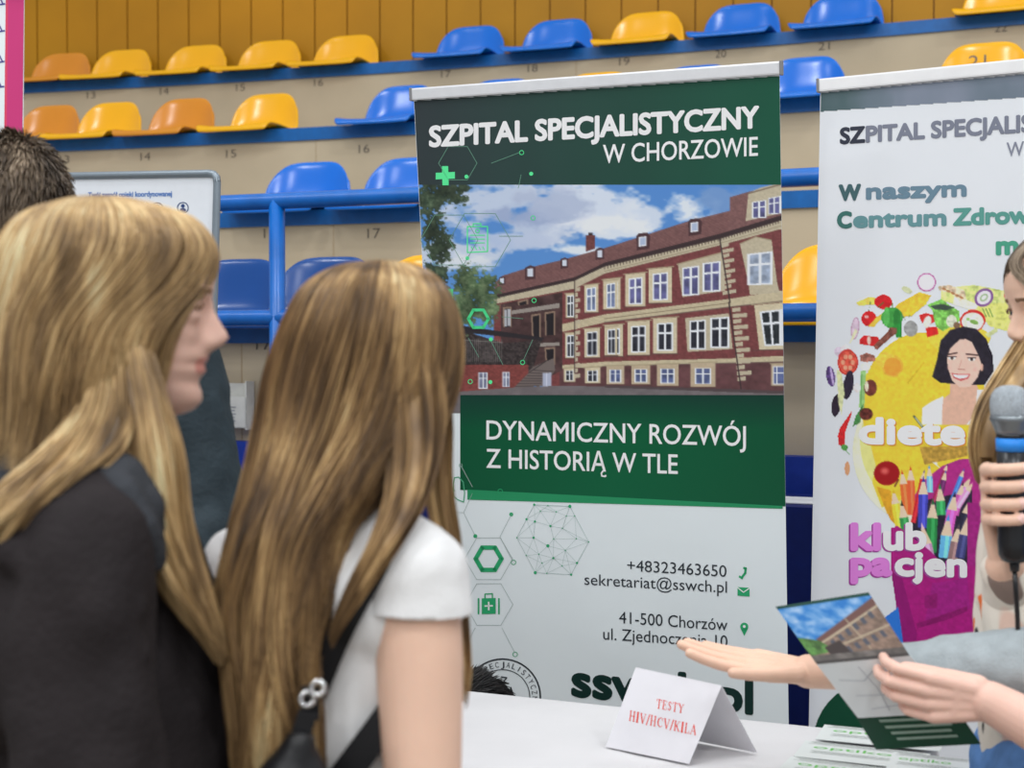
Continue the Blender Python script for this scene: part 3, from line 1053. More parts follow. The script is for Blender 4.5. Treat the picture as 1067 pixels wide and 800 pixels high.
# network ball
ring6 = [(316, 165), (426, 170), (484, 280), (430, 381), (319, 375), (262, 267)]
rg = random.Random(3)
inner = [(366, 231), (403, 238), (446, 270), (358, 292), (330, 318), (402, 354), (314, 267), (376, 271), (412, 306), (318, 217), (384, 187), (291, 322), (448, 345), (358, 168), (441, 200), (292, 210), (355, 377), (340, 345), (375, 330), (415, 200), (335, 185)]
pts = [cZ(*p_) for p_ in ring6 + inner]
a.line(pts[:6], .35, (150, 172, 166), True)
for i, p0 in enumerate(pts):
    near = sorted(range(len(pts)), key=lambda j: (pts[j][0] - p0[0]) ** 2 + (pts[j][1] - p0[1]) ** 2)[1:6]
    for j in near:
        if j > i or rg.random() < .3:
            a.line([p0, pts[j]], .3, (160, 178, 174))
for i, p0 in enumerate(pts):
    a.dot(p0[0], p0[1], 1.7 if i in (1, 4, 9) else (1.2 if i % 3 == 0 else .7), GRN, 10, lay=.0001)
a.build('network_drawing', R1)
a = Art(b1, 0.0008)
# contact icons
a.line([(777, 591.5), (776.5, 597), (773, 601.5)], 2.4, GRN)
a.line([(775, 591.5), (777.5, 593)], 2.2, GRN)
a.line([(770.5, 600.5), (773.5, 602.5)], 2.2, GRN)
a.build('phone_icon', R1)
a = Art(b1, 0.0008)
a.poly([(768.5, 611.5), (781, 612.3), (781, 621.5), (768.5, 620.5)], GRN)
a.line([(768.5, 612), (774.7, 617), (781, 612.6)], 1.0, WHT, lay=.0002)
a.build('envelope_icon', R1)
a = Art(b1, 0.0008)
a.dot(775.5, 652.8, 4.2, GRN, 18)
a.poly([(771.6, 654.5), (779.4, 654.5), (775.6, 662.5)], GRN)
a.dot(775.5, 652.6, 1.5, WHT, 12, lay=.0002)
a.build('pin_icon', R1)
a = Art(b1, 0.0008)
# round seal
a.ring(523.5, 726, 39.5, 1.6, (34, 40, 46), 48)
a.ring(523.5, 726, 28.5, .9, (34, 40, 46), 40)
word = 'SZPITAL SPECJALISTYCZNY'
for k, ch in enumerate(word):
    if ch == ' ':
        continue
    t = math.radians(212 - k * 10.2)
    bx, by = 523.5 + 31 * math.cos(t), 726 - 31 * math.sin(t)
    tx, ty = math.sin(t), math.cos(t)
    w = 1.0 if ch == 'I' else 3.6
    # letters stand on the inner ring
    vs, fs = text_geo(ch)
    a.mb.add([b1.hit(bx + tx * (x - .5) * w + math.cos(t) * y * 5.6, by + ty * (x - .5) * w - math.sin(t) * y * 5.6, a.off) for x, y in vs], fs, a.ci((34, 40, 46)))
a.line([(522, 705), (528, 706), (524, 711), (530, 712)], 1.3, (34, 40, 46))
a.line([(532, 716), (534, 722)], 1.6, (34, 40, 46))
a.build('round_seal', R1)

# ---- white dietitian banner on the right
b2 = Plane(V(855, 92, 3.09), V(1067, 72, 2.90), V(843, 730, 3.17))
l2 = lambda y: 855.3 - 0.0187 * (y - 90)
R2 = rollup('roll_up_banner', b2, b2.hit(854.8, 94), b2.hit(1310, 50.5), b2.hit(1296, 1010), b2.hit(l2(975), 975), M_VINYL2,
            'white roll-up banner with vegetables, a smiling dark-haired woman and pencils on it',
            mat('white painted rail', (222, 224, 228), rough=0.35, spec=0.4, var=0.03))
h2 = Pic(852, 44, 1312, 122)
top = 96 - (h2.X - 855) * .0925
nz = h2.noise(34, 60, 8, 3)
h2.a = np.stack([92 + 36 * nz, 106 + 28 * nz, 116 + 34 * nz], -1)
dg_ = np.clip(1 - (h2.X - 855) / 70 + (nz - .5) * 1.2, 0, 1)[..., None]
h2.a = h2.a * (1 - dg_) + np.array((56, 80, 78)) * dg_
h2.m = ((h2.Y > top) & (h2.Y < 117 - (h2.X - 855) * .070)).astype(float)
h2.build('header_print', lambda x, y: b2.hit(x, y, 0.0003), R2, edge=(lambda y: l2(y) + .2, lambda y: 9999))

cD = lambda x, y: (840 + x / 4.0, 270 + y / 4.0)
cE = lambda x, y: (840 + x / 3.81, 450 + y / 3.81)
Q = Pic(844, 278, 1075, 790)
n1, n2 = Q.noise(3, 3, 1, 2), Q.noise(9, 9, 2, 3)
def E_(x, y, rx_, ry_, c, rot=0, f=cD, **kw):
    px, py = f(x, y)
    Q.ell(px, py, rx_ / 4.0, ry_ / 4.0, c, rot, n=n1, amp=kw.pop('amp', .12), **kw)
def PO(pts, c, f=cD, amp=.12, al=1.0):
    Q.poly([f(*p_) for p_ in pts], c, n=n1, amp=amp, al=al)
def LI(x0, y0, x1, y1, w, c, f=cD):
    Q.line(*f(x0, y0), *f(x1, y1), w, c)
# pale bowl and yellow ground
Q.ell(965, 470, 77, 78, (222, 222, 190), n=n2, amp=.1)
Q.ell(972, 462, 76, 74, (200, 196, 70), .3, al=.5)
E_(490, 600, 262, 296, (222, 192, 58), amp=.07)
PO([(250, 560), (250, 700), (300, 900), (700, 860), (720, 600)], (222, 192, 58), amp=.05)
E_(640, 330, 130, 60, (226, 198, 70), amp=.05)
# pasta and greens across the top right
PO([(560, 120), (700, 105), (830, 130), (900, 170), (930, 300), (800, 290), (700, 220), (560, 170)], (204, 216, 130), amp=.25)
PO([(700, 190), (840, 180), (910, 260), (900, 320), (760, 280)], (218, 220, 120), amp=.2)
PO([(620, 150), (720, 190), (700, 215), (610, 190)], (226, 226, 206))
PO([(545, 112), (600, 105), (660, 130), (668, 168), (640, 172), (600, 140), (555, 132)], (214, 190, 160), amp=.35)
for k in range(5):
    E_(575 + k * 18, 124 + k * 9, 9, 5, (166, 116, 74), .4)
# left sweep of vegetables
PO([(300, 290), (380, 185), (470, 135), (525, 150), (500, 190), (440, 240), (420, 240), (330, 260)], (226, 188, 60))
PO([(205, 180), (260, 155), (330, 165), (345, 200), (300, 190), (215, 195)], (232, 206, 92))
E_(322, 178, 38, 32, (196, 34, 40)); E_(262, 248, 34, 34, (200, 36, 40)); E_(252, 240, 9, 7, (238, 170, 165))
LI(262, 212, 268, 180, 1.2, (70, 110, 50)); LI(262, 212, 245, 200, 1.0, (70, 110, 50)); LI(300, 200, 322, 180, 1, (70, 110, 50))
PO([(258, 280), (300, 235), (340, 200), (345, 220), (300, 265), (285, 285)], (232, 190, 70))
E_(358, 245, 46, 46, (64, 148, 66)); E_(335, 240, 13, 40, (86, 172, 84)); E_(378, 250, 15, 42, (46, 122, 54)); PO([(360, 280), (400, 260), (400, 325), (375, 328)], (44, 132, 56))
LI(358, 205, 362, 185, 1.6, (80, 130, 60))
E_(436, 288, 31, 34, (150, 150, 148), amp=.2); LI(415, 255, 400, 235, 1.6, (96, 130, 90)); LI(425, 250, 432, 235, 1.2, (96, 130, 90))
E_(420, 128, 26, 14, (196, 200, 160), .5)
Q.ell(*cD(502, 96), 10.4, 10.2, (176, 92, 150)); Q.ell(*cD(502, 96), 8.6, 8.4, (228, 205, 222)); Q.ell(*cD(502, 96), 7.6, 7.4, (214, 212, 228))
PO([(468, 232), (500, 222), (535, 232), (540, 262), (510, 275), (480, 265)], (198, 44, 44)); PO([(495, 282), (545, 280), (552, 312), (505, 326)], (202, 40, 40)); E_(505, 262, 16, 26, (232, 220, 206), .3)
PO([(500, 190), (560, 165), (640, 215), (640, 260), (570, 300), (540, 280), (525, 215)], (118, 180, 84), amp=.35)
PO([(515, 196), (560, 186), (625, 200), (590, 212), (540, 210)], (62, 76, 66))
E_(606, 258, 22, 26, (210, 214, 190), amp=.2); E_(628, 275, 14, 14, (120, 92, 70))
Q.ell(*cD(694, 256), 13.5, 11.5, (196, 44, 40)); Q.ell(*cD(694, 260), 11.4, 9.4, (222, 226, 206), n=n1, amp=.12); E_(700, 262, 18, 9, (120, 160, 80), .3); E_(675, 250, 8, 6, (140, 180, 100))
Q.ell(*cD(741, 160), 10.5, 9.0, (124, 80, 140), -.7); Q.ell(*cD(741, 160), 8.0, 6.6, (222, 210, 226), -.7); Q.ell(*cD(741, 160), 4.8, 3.4, (150, 176, 130), -.7); Q.ell(*cD(741, 160), 3, 1.8, (228, 220, 228), -.7)
for dx in (0, 14, 28):
    LI(735 + dx, 205, 750 + dx, 240, .9, (84, 128, 60))
PO([(745, 312), (790, 284), (803, 300), (760, 328)], (190, 196, 140)); LI(782, 58, 830, 128, .9, (170, 176, 130)); E_(846, 152, 22, 16, (200, 70, 66)); E_(848, 182, 10, 9, (232, 228, 216))
PO([(222, 330), (240, 316), (300, 322), (315, 345), (300, 368), (270, 362), (222, 355)], (196, 40, 42)); E_(262, 338, 8, 18, (236, 190, 176))
PO([(285, 375), (280, 362), (330, 308), (350, 284), (378, 286), (378, 308), (330, 350), (300, 380)], (122, 74, 62), amp=.35)
E_(204, 288, 18, 48, (206, 178, 196), .12); Q.ell(*cD(204, 288), 5.2, 12.6, (150, 100, 132), .12, al=.5); E_(204, 288, 13, 42, (210, 188, 204), .12)
PO([(175, 350), (205, 290), (215, 300), (185, 355)], (218, 216, 176))
E_(135, 385, 20, 22, (206, 190, 206)); E_(165, 372, 22, 18, (226, 216, 218))
Q.ell(*cD(174, 430), 11.2, 13.8, (186, 44, 40)); Q.ell(*cD(174, 430), 9.6, 12.2, (210, 82, 66), n=n1, amp=.3)
for k in range(6):
    t = k * 1.05
    E_(174 + 20 * math.cos(t), 430 + 26 * math.sin(t), 9, 10, (226, 150, 120))
PO([(222, 400), (250, 388), (288, 400), (290, 424), (255, 430), (225, 425)], (150, 96, 84), amp=.4)
E_(246, 448, 22, 20, (226, 230, 214)); PO([(226, 465), (250, 465), (242, 620), (218, 620)], (146, 190, 120)); LI(232, 480, 228, 610, 1, (90, 150, 80)); PO([(205, 650), (240, 600), (225, 680), (190, 705)], (70, 130, 70))
E_(102, 488, 20, 46, (84, 62, 112), -.15, amp=.4); E_(108, 488, 5, 40, (180, 160, 200), -.15)
E_(176, 525, 22, 62, (46, 38, 54), .15); E_(124, 610, 20, 50, (46, 36, 50), .1)
PO([(125, 450), (150, 480), (160, 560), (148, 660), (135, 600), (128, 520)], (206, 210, 160))
E_(212, 536, 16, 22, (216, 208, 206)); E_(268, 536, 27, 34, (104, 52, 44), amp=.3); E_(252, 530, 8, 22, (216, 200, 176)); E_(250, 645, 28, 26, (92, 44, 38), amp=.4)
E_(360, 446, 45, 46, (226, 172, 62)); E_(330, 420, 42, 32, (228, 190, 70)); E_(360, 448, 36, 38, (222, 150, 56), amp=.06)
PO([(420, 515), (490, 425), (494, 432), (425, 520)], (204, 172, 48))
PO([(140, 700), (192, 625), (190, 650), (165, 720), (160, 790), (135, 775), (130, 735)], (200, 40, 44)); E_(160, 785, 16, 14, (84, 150, 74)); LI(165, 798, 182, 815, 1.6, (84, 150, 74))
# smiling woman cut out on the yellow
HAIR, SK = (40, 36, 46), (222, 184, 168)
PO([(600, 505), (700, 500), (720, 545), (712, 640), (680, 690), (560, 690), (560, 590), (600, 560)], (210, 168, 146), amp=.04)
PO([(482, 690), (484, 620), (520, 595), (572, 570), (566, 640), (566, 690)], (232, 230, 226), amp=.03)
PO([(712, 545), (745, 545), (760, 690), (668, 690), (708, 640)], (228, 226, 222), amp=.03)
PO([(525, 490), (545, 420), (560, 340), (600, 295), (655, 280), (710, 290), (750, 330), (780, 400), (782, 470), (745, 525), (700, 525), (600, 518), (560, 515)], HAIR, amp=.25)
PO([(585, 380), (640, 335), (690, 330), (722, 370), (732, 430), (716, 490), (684, 532), (640, 535), (608, 505), (590, 450)], SK, amp=.03)
E_(731, 450, 8, 16, (214, 170, 152))
PO([(600, 296), (655, 300), (640, 335), (600, 372), (582, 430), (572, 430), (570, 350)], HAIR, amp=.2)
PO([(655, 296), (715, 320), (735, 400), (732, 440), (718, 400), (690, 345), (645, 322)], HAIR, amp=.2)
for x, y in ((608, 412), (690, 417)):
    E_(x, y, 15, 6.5, (236, 226, 222)); E_(x, y, 7, 6.5, (60, 46, 44)); LI(x - 17, y - 6, x + 17, y - 6, 1.0, (46, 36, 40))
LI(590, 398, 628, 390, 1.5, (62, 44, 44)); LI(668, 395, 716, 400, 1.5, (62, 44, 44))
LI(648, 420, 638, 452, .8, (196, 148, 132)); LI(634, 458, 660, 460, 1.1, (176, 122, 110))
PO([(605, 474), (640, 478), (685, 478), (675, 498), (645, 508), (615, 495)], (190, 92, 92), amp=.03); PO([(611, 479), (640, 483), (678, 482), (668, 494), (640, 498), (618, 490)], (240, 236, 234), amp=.0)
E_(600, 455, 16, 12, (224, 164, 152), al=.6, soft=.8); E_(706, 458, 14, 12, (224, 164, 152), al=.6, soft=.8)
LI(450, 655, 490, 705, 2.2, (70, 84, 70)); LI(455, 660, 484, 697, 1.0, (196, 206, 180))
# pot of pencils
PO([(300, 40), (620, 40), (640, 200), (450, 240), (300, 300), (262, 200)], (222, 192, 58), f=cE, amp=.06)
PO([(450, 60), (640, 55), (640, 95), (470, 130)], (176, 140, 60), f=cE, amp=.2)
PO([(500, 120), (540, 150), (520, 130), (520, 120)], (240, 236, 226), f=cE)
PO([(425, 260), (470, 190), (540, 135), (610, 108), (680, 105), (840, 120), (840, 300), (430, 330)], (164, 42, 122), f=cE, amp=.08)
PO([(280, 216), (336, 232), (352, 370), (330, 345), (300, 270)], (206, 150, 40), f=cE, amp=.1)
PO([(430, 280), (660, 230), (660, 520), (400, 520)], (40, 34, 52), f=cE, amp=.3)
def pencil(tx, ty, bx, by, w, c, tipc):
    """one pictured pencil: sharpened wood cone, coloured point, painted barrel"""
    dx, dy = bx - tx, by - ty
    L = math.hypot(dx, dy)
    ux, uy = dx / L, dy / L
    nx, ny = -uy * w / 2, ux * w / 2
    s0, s1 = w * 1.9, w * .6
    PO([(tx + ux * s0 + nx, ty + uy * s0 + ny), (bx + nx, by + ny), (bx - nx, by - ny), (tx + ux * s0 - nx, ty + uy * s0 - ny)], c, f=cE, amp=.05)
    PO([(tx + ux * s0 + nx * .15, ty + uy * s0 + ny * .15), (bx + nx * .15, by + ny * .15), (bx - nx * .5, by - ny * .5), (tx + ux * s0 - nx * .5, ty + uy * s0 - ny * .5)], tuple(min(255, v * 1.18 + 12) for v in c), f=cE, amp=.03)
    PO([(tx, ty), (tx + ux * s0 + nx, ty + uy * s0 + ny), (tx + ux * s0 - nx, ty + uy * s0 - ny)], (226, 192, 166), f=cE, amp=.03)
    PO([(tx, ty), (tx + ux * s1 + nx * .35, ty + uy * s1 + ny * .35), (tx + ux * s1 - nx * .35, ty + uy * s1 - ny * .35)], tipc, f=cE, amp=0)
for t in ((380, 150, 400, 330, 30, (222, 104, 52), (200, 70, 40)), (414, 135, 420, 330, 30, (226, 92, 52), (200, 60, 40)), (470, 150, 425, 360, 20, (190, 36, 46), (60, 60, 160)), (488, 130, 492, 240, 24, (120, 180, 226), (70, 150, 220)),
          (562, 125, 500, 290, 16, (150, 40, 80), (60, 70, 90)), (555, 150, 522, 300, 22, (96, 40, 90), (90, 110, 160)), (628, 145, 556, 330, 18, (70, 120, 200), (80, 100, 190)), (655, 175, 610, 260, 26, (200, 120, 180), (200, 80, 150)), (625, 195, 590, 330, 30, (190, 84, 160), (40, 34, 44)),
          (665, 195, 600, 300, 24, (226, 150, 200), (200, 90, 160)), (530, 205, 536, 330, 36, (52, 150, 84), (40, 130, 70)), (466, 175, 462, 380, 38, (64, 66, 168), (50, 50, 150)), (592, 235, 560, 420, 40, (206, 90, 180), (50, 40, 60)), (504, 262, 496, 480, 42, (40, 128, 66), (30, 100, 60)),
          (345, 225, 376, 420, 32, (226, 200, 60), (206, 170, 40)), (378, 272, 396, 400, 36, (52, 140, 74), (40, 46, 44)), (652, 262, 600, 450, 34, (40, 40, 60), (60, 56, 66)), (566, 325, 548, 500, 46, (96, 170, 222), (70, 140, 210)), (608, 362, 580, 510, 40, (140, 108, 108), (80, 70, 74)), (640, 338, 610, 500, 38, (60, 62, 110), (200, 170, 150)), (458, 360, 492, 520, 46, (190, 140, 180), (226, 180, 190))):
    pencil(*t)
PO([(335, 380), (362, 372), (400, 400), (490, 470), (540, 520), (660, 520), (860, 540), (860, 1100), (420, 1100), (375, 800), (336, 560)], (160, 26, 116), f=cE, amp=.08)
PO([(640, 280), (870, 290), (870, 545), (640, 530)], (150, 34, 116), f=cE, amp=.1)
PO([(338, 560), (376, 560), (440, 800), (420, 1000), (385, 900)], (136, 22, 104), f=cE, amp=.06)
PO([(500, 600), (640, 580), (650, 700), (470, 760)], (150, 30, 120), f=cE, amp=.1)
PO([(470, 650), (520, 640), (520, 700), (470, 700)], (134, 24, 100), f=cE)
PO([(440, 760), (560, 720), (640, 690), (640, 712), (560, 745), (440, 780)], (130, 22, 96), f=cE)
Q.ell(*cE(320, 164), 13.4, 12.6, (150, 22, 26)); Q.ell(*cE(312, 155), 6, 5, (206, 90, 84), soft=.7); LI(366, 190, 352, 215, 1.8, (110, 60, 40), f=cE)
Q.ell(*cE(163, 145), 3.2, 8, (206, 150, 110))
# green disc and blue wedge near the floor
Q.ell(906, 778, 60, 68, (14, 66, 46))
Q.poly([(905, 655), (936, 632), (948, 720), (935, 700)], (44, 112, 200))
Q.build('picture_print', lambda x, y: b2.hit(x, y, 0.0004), R2, edge=(lambda y: l2(y) + .2, lambda y: 9999), th=.4)

a = Art(b2, 0.0008)
a.text('SZ', (876, 149.5), (900.5, 147.8), 15.8, 15.8, (48, 52, 64), 1.0)
a.text('PITAL SPECJALISTYCZNY', (903, 147.7), (1172, 130.5), 15.8, 18, (114, 118, 132), 1.0)  # greyer than the first two letters: glare on the sheet painted into the ink
a.text('W CHORZOWIE', (1049, 163), (1176, 154), 14.5, 15.5, (122, 126, 140), .15)
a.text('W', (875, 208.3), (896, 207.5), 15, 15, (62, 92, 96), 1.3)
a.text('naszym', (903.5, 207), (1006, 203.6), 15.6, 15.6, (98, 124, 140), 1.3)
a.text('C', (873.3, 237), (886.5, 236.6), 15.6, 15.6, (58, 104, 98), 1.3)
a.text('entrum', (890, 236.5), (985, 234), 15.6, 16, (94, 136, 140), 1.3)
a.text('Zdrowia', (994, 234), (1090, 231), 16, 16.5, (84, 142, 132), 1.3)
a.text('m', (1039, 264.6), (1060, 264), 18, 18, (70, 148, 122), 1.5)
for dx, dy, c, ly in ((1.4, 1.2, (206, 140, 60), 0), (0, 0, (240, 238, 234), .0003)):
    a.text('diete', (896.5 + dx, 461 + dy), (1004 + dx, 462.5 + dy), 25, 26, c, 1.9, ly)
for dx, dy, c1, c2, ly in ((-1.6, 1.2, (150, 56, 142), (150, 70, 140), 0), (0, 0, (204, 120, 198), (232, 214, 234), .0003)):
    a.text('kl', (888 + dx, 572 + dy), (916 + dx, 572 + dy), 26, 26, c1, 2.0, ly)
    a.text('ub', (922 + dx, 572 + dy), (964 + dx, 571.5 + dy), 26, 26, c2, 1.8, ly)
    a.text('pa', (888 + dx, 598.5 + dy), (928 + dx, 598.5 + dy), 24, 24, c1, 2.0, ly)
    a.text('cjen', (934 + dx, 598.5 + dy), (1006 + dx, 600 + dy), 24, 24, c2, 1.8, ly)
a.build('lettering', R2)

# ---- pink edged banner at the far left
b3 = Plane(V(24, 10, 2.62), V(22, 140, 2.60), V(-200, 60, 2.72))
tl3 = b3.hit(-330, -12)
R3 = rollup('roll_up_banner', b3, b3.hit(-330, -8), b3.hit(25.5, -8), b3.hit(15.5, 1170), b3.hit(-318, 1140), M_VINYL,
            'pink edged white banner cut off at the top left corner of the picture')
a = Art(b3, 0.0006)
a.poly([(8.5, -6), (25, -6), (17, 700), (0.5, 700)], (180, 50, 108))
a.poly([(6, -6), (8.5, -6), (0.5, 700), (-2, 700)], (196, 60, 90))
for y, x in ((6, 2), (34, 1), (66, 1.5), (92, 0)):
    a.line([(-8, y), (5 - y * .01, y - 2)], 1.6, (70, 66, 130))
    a.line([(x + 1, y - 2), (x - 4, y - 12)], 1.4, (70, 66, 130))
a.build('lettering', R3)

# ---- white poster board behind the girls
wb = Plane(V(228, 182, 3.45), V(80, 186, 3.62), V(224, 330, 3.45))
wc = [wb.hit(226.5, 180.5), wb.hit(60, 183.5), wb.hit(54, 520), wb.hit(217.5, 520)]
pb = empty('poster_board', ((wc[2].x + wc[3].x) / 2, (wc[2].y + wc[3].y) / 2 + .1, 0), 'white poster board in a grey rounded frame behind the blonde girl in profile', 'display board')
MB().slab(wc[::-1], 0.006, wb.n).build('panel', mat('white poster paper', (206, 210, 220), rough=0.5, var=0.02), pb)
cc = []
for i in range(4):
    p0, p1, p2 = wc[i - 1], wc[i], wc[(i + 1) % 4]
    for t in (0, .33, .67, 1):
        A_ = p1 + (p0 - p1).normalized() * .022 * (1 - t) ** 2
        cc.append(A_ + (p2 - p1).normalized() * .022 * t ** 2)
MB().tube(cc + [cc[0], cc[1]], 0.0095, 10).build('frame', mat('grey frame', (120, 130, 138), rough=0.35, spec=0.5, metal=0.4, var=0.05), pb, True)
mid = (wc[2] + wc[3]) / 2
nf = Vector((wb.n.x, wb.n.y, 0)).normalized()
MB().tube([(mid.x - nf.x * .03, mid.y - nf.y * .03, 0.02), (mid.x - nf.x * .03, mid.y - nf.y * .03, 1.6)], 0.016, 12).build('pole', M_ALU, pb, True)
MB().box((mid.x - nf.x * .03, mid.y - nf.y * .03, 0.012), 0.42, 0.32, 0.024, bev=.008).build('base', M_ALU, pb)
a = Art(wb, 0.0006)
a.text('Twój zespół opieki koordynowanej', (92, 205.5), (179, 204.2), 5.0, 5.2, (84, 120, 176), .25)
a.build('heading', pb)
for x, y in ((190.5, 216.5), (164, 217), (134, 219), (106, 221)):
    a = Art(wb, 0.0006)
    a.ring(x, y, 5.6, 1.0, (44, 66, 110), 24)
    a.dot(x, y - 2.0, 2.0, (44, 66, 110), 14)
    a.dot(x, y + 2.4, 3.3, (44, 66, 110), 16, ry=2.2)
    a.line([(x - 7, y + 10), (x + 7, y + 9.8)], .8, (120, 140, 176))
    a.build('person_icon', pb)

# ------------------------------------------------------------------ people: body builder
def capsule(mb, p0, r0, p1, r1, n=16):
    """tapered round-ended limb as a closed shape"""
    p0, p1 = Vector(p0), Vector(p1)
    d = p1 - p0
    L = d.length
    if L < 1e-6:
        d, L = Vector((0, 0, 1)), 1e-6
    d = d / L if L > 1e-5 else Vector((0, 0, 1))
    a = d.orthogonal().normalized()
    b = d.cross(a)
    rings = []
    m = 5
    for k in range(1, m + 1):
        t = math.pi / 2 * k / m
        rings.append((p0 - d * r0 * math.cos(t), r0 * math.sin(t)))
    for k in range(m, 0, -1):
        t = math.pi / 2 * k / m
        rings.append((p1 + d * r1 * math.cos(t), r1 * math.sin(t)))
    vs = [p0 - d * r0] + [c + (a * math.cos(2 * math.pi * k / n) + b * math.sin(2 * math.pi * k / n)) * r for c, r in rings for k in range(n)] + [p1 + d * r1]
    fs = [(0, 1 + (k + 1) % n, 1 + k) for k in range(n)]
    for i in range(len(rings) - 1):
        for k in range(n):
            fs.append((1 + i * n + k, 1 + i * n + (k + 1) % n, 1 + (i + 1) * n + (k + 1) % n, 1 + (i + 1) * n + k))
    e = len(vs) - 1
    o = 1 + (len(rings) - 1) * n
    fs += [(o + k, o + (k + 1) % n, e) for k in range(n)]
    mb.add(vs, fs)


def interp(tab, z):
    for i in range(len(tab) - 1):
        if tab[i][0] <= z <= tab[i + 1][0]:
            t = (z - tab[i][0]) / (tab[i + 1][0] - tab[i][0])
            t = t * t * (3 - 2 * t) if len(tab[i]) > 2 else t
            return tab[i][1] + (tab[i + 1][1] - tab[i][1]) * t
    return tab[0][1] if z < tab[0][0] else tab[-1][1]


FRONT = [(0, .058), (.006, .074), (.016, .083), (.026, .082), (.036, .077), (.044, .081), (.050, .084), (.0555, .0805), (.061, .0855), (.068, .084), (.075, .081), (.085, .082), (.10, .082), (.112, .0815), (.122, .085), (.136, .089), (.15, .090), (.17, .087), (.19, .076), (.205, .060), (.215, .042), (.2225, .0)]
BACK = [(0, .012), (.02, .03), (.045, .058), (.07, .080), (.10, .096), (.13, .101), (.16, .096), (.185, .080), (.205, .056), (.216, .034), (.2225, .0)]
HALFW = [(0, .022), (.010, .034), (.03, .047), (.05, .055), (.08, .063), (.11, .069), (.14, .072), (.165, .070), (.19, .058), (.207, .040), (.217, .024), (.2225, .0)]


def head_mesh(mb, M, nose=1.0):
    """head with forehead, brow, eye sockets, nose, lips, chin and ears; local: chin z=0, crown z=.2225, face towards -Y"""
    nz, na = 76, 88
    zs = [0.2225 * (i / nz) for i in range(nz + 1)]
    vs, fs = [], []
    G = lambda v, c, w: math.exp(-((v - c) / w) ** 2)
    for z in zs:
        f, b, w = interp(FRONT, z), interp(BACK, z), interp(HALFW, z)
        for k in range(na):
            th = 2 * math.pi * k / na
            cs, sn = math.cos(th), math.sin(th)
            ex = 0.86 if cs > 0 else 0.95
            y = math.copysign(abs(cs) ** ex, cs)
            x = w * math.copysign(abs(sn) ** 0.92, sn)
            y = -(f * y) if cs > 0 else -(b * y)
            if cs > 0.1:
                ax = abs(x)
                # nose: bridge running down into a tip with wings
                if 0.066 < z < 0.13:
                    h = interp([(.066, 0), (.072, .010), (.078, .0185), (.086, .021), (.094, .0175), (.108, .0105), (.122, .0035), (.13, 0)], z) * nose
                    ww = interp([(.066, .016), (.08, .0135), (.095, .0095), (.13, .008)], z)
                    y -= h * math.exp(-(x / ww) ** 2 * 1.1)
                    y -= 0.006 * G(ax, .0135, .006) * G(z, .077, .007)
                # eye sockets, brow ridge, cheek bones
                y += 0.0085 * G(ax, .031, .015) * G(z, .112, .011)
                y -= 0.0035 * G(ax, .028, .018) * G(z, .130, .007)
                y -= 0.0035 * G(ax, .042, .014) * G(z, .088, .014)
                # mouth corners
                y += 0.002 * G(ax, .026, .008) * G(z, .0555, .007)
                y -= 0.0028 * G(ax, .0, .019) * (G(z, .049, .0045) + G(z, .062, .004))
            vs.append((x, y, z))
    for i in range(nz):
        for k in range(na):
            fs.append((i * na + k, i * na + (k + 1) % na, (i + 1) * na + (k + 1) % na, (i + 1) * na + k))
    fs.append(tuple(range(na))[::-1])
    fs.append(tuple(nz * na + k for k in range(na)))
    mb.add([M @ Vector(v) for v in vs], [f[::-1] for f in fs])
    # eyelids around the eyeballs
    for s in (-1, 1):
        c = Vector((s * .031, -.0665, .112))
        for el, rr in ((.62, .0042), (1.05, .005), (-.55, .004), (-1.0, .005)):
            arcp = [c + Vector((math.sin(u) * .0125, -math.cos(u) * .0125 * math.cos(el), .0125 * math.sin(el) * (1 - .25 * abs(u)))) for u in (-1.2, -.6, 0, .6, 1.2)]
            for p_, q_ in zip(arcp, arcp[1:]):
                capsule(mb, M @ p_, rr, M @ q_, rr, 8)
    # ears
    for s in (-1, 1):
        pts = [(s * .068, .004, .082), (s * .077, .012, .088), (s * .082, .020, .104), (s * .082, .018, .120), (s * .076, .008, .126), (s * .071, .002, .116)]
        for p, q in zip(pts, pts[1:]):
            capsule(mb, M @ Vector(p), .0055, M @ Vector(q), .0055, 8)
        capsule(mb, M @ Vector((s * .068, .008, .092)), .008, M @ Vector((s * .073, .010, .112)), .007, 8)


def head_frame(loc, fwd, tilt=0.0, roll=0.0, scale=1.0):
    """matrix placing the head: loc is the chin-level midpoint below the skull, fwd the facing direction, tilt>0 looks down"""
    f = Vector(fwd).normalized()
    yaw = math.atan2(f.x, -f.y)
    return Matrix.Translation(Vector(loc)) @ Matrix.Rotation(yaw, 4, 'Z') @ Matrix.Rotation(tilt, 4, 'X') @ Matrix.Rotation(roll, 4, 'Y') @ Matrix.Scale(scale, 4)


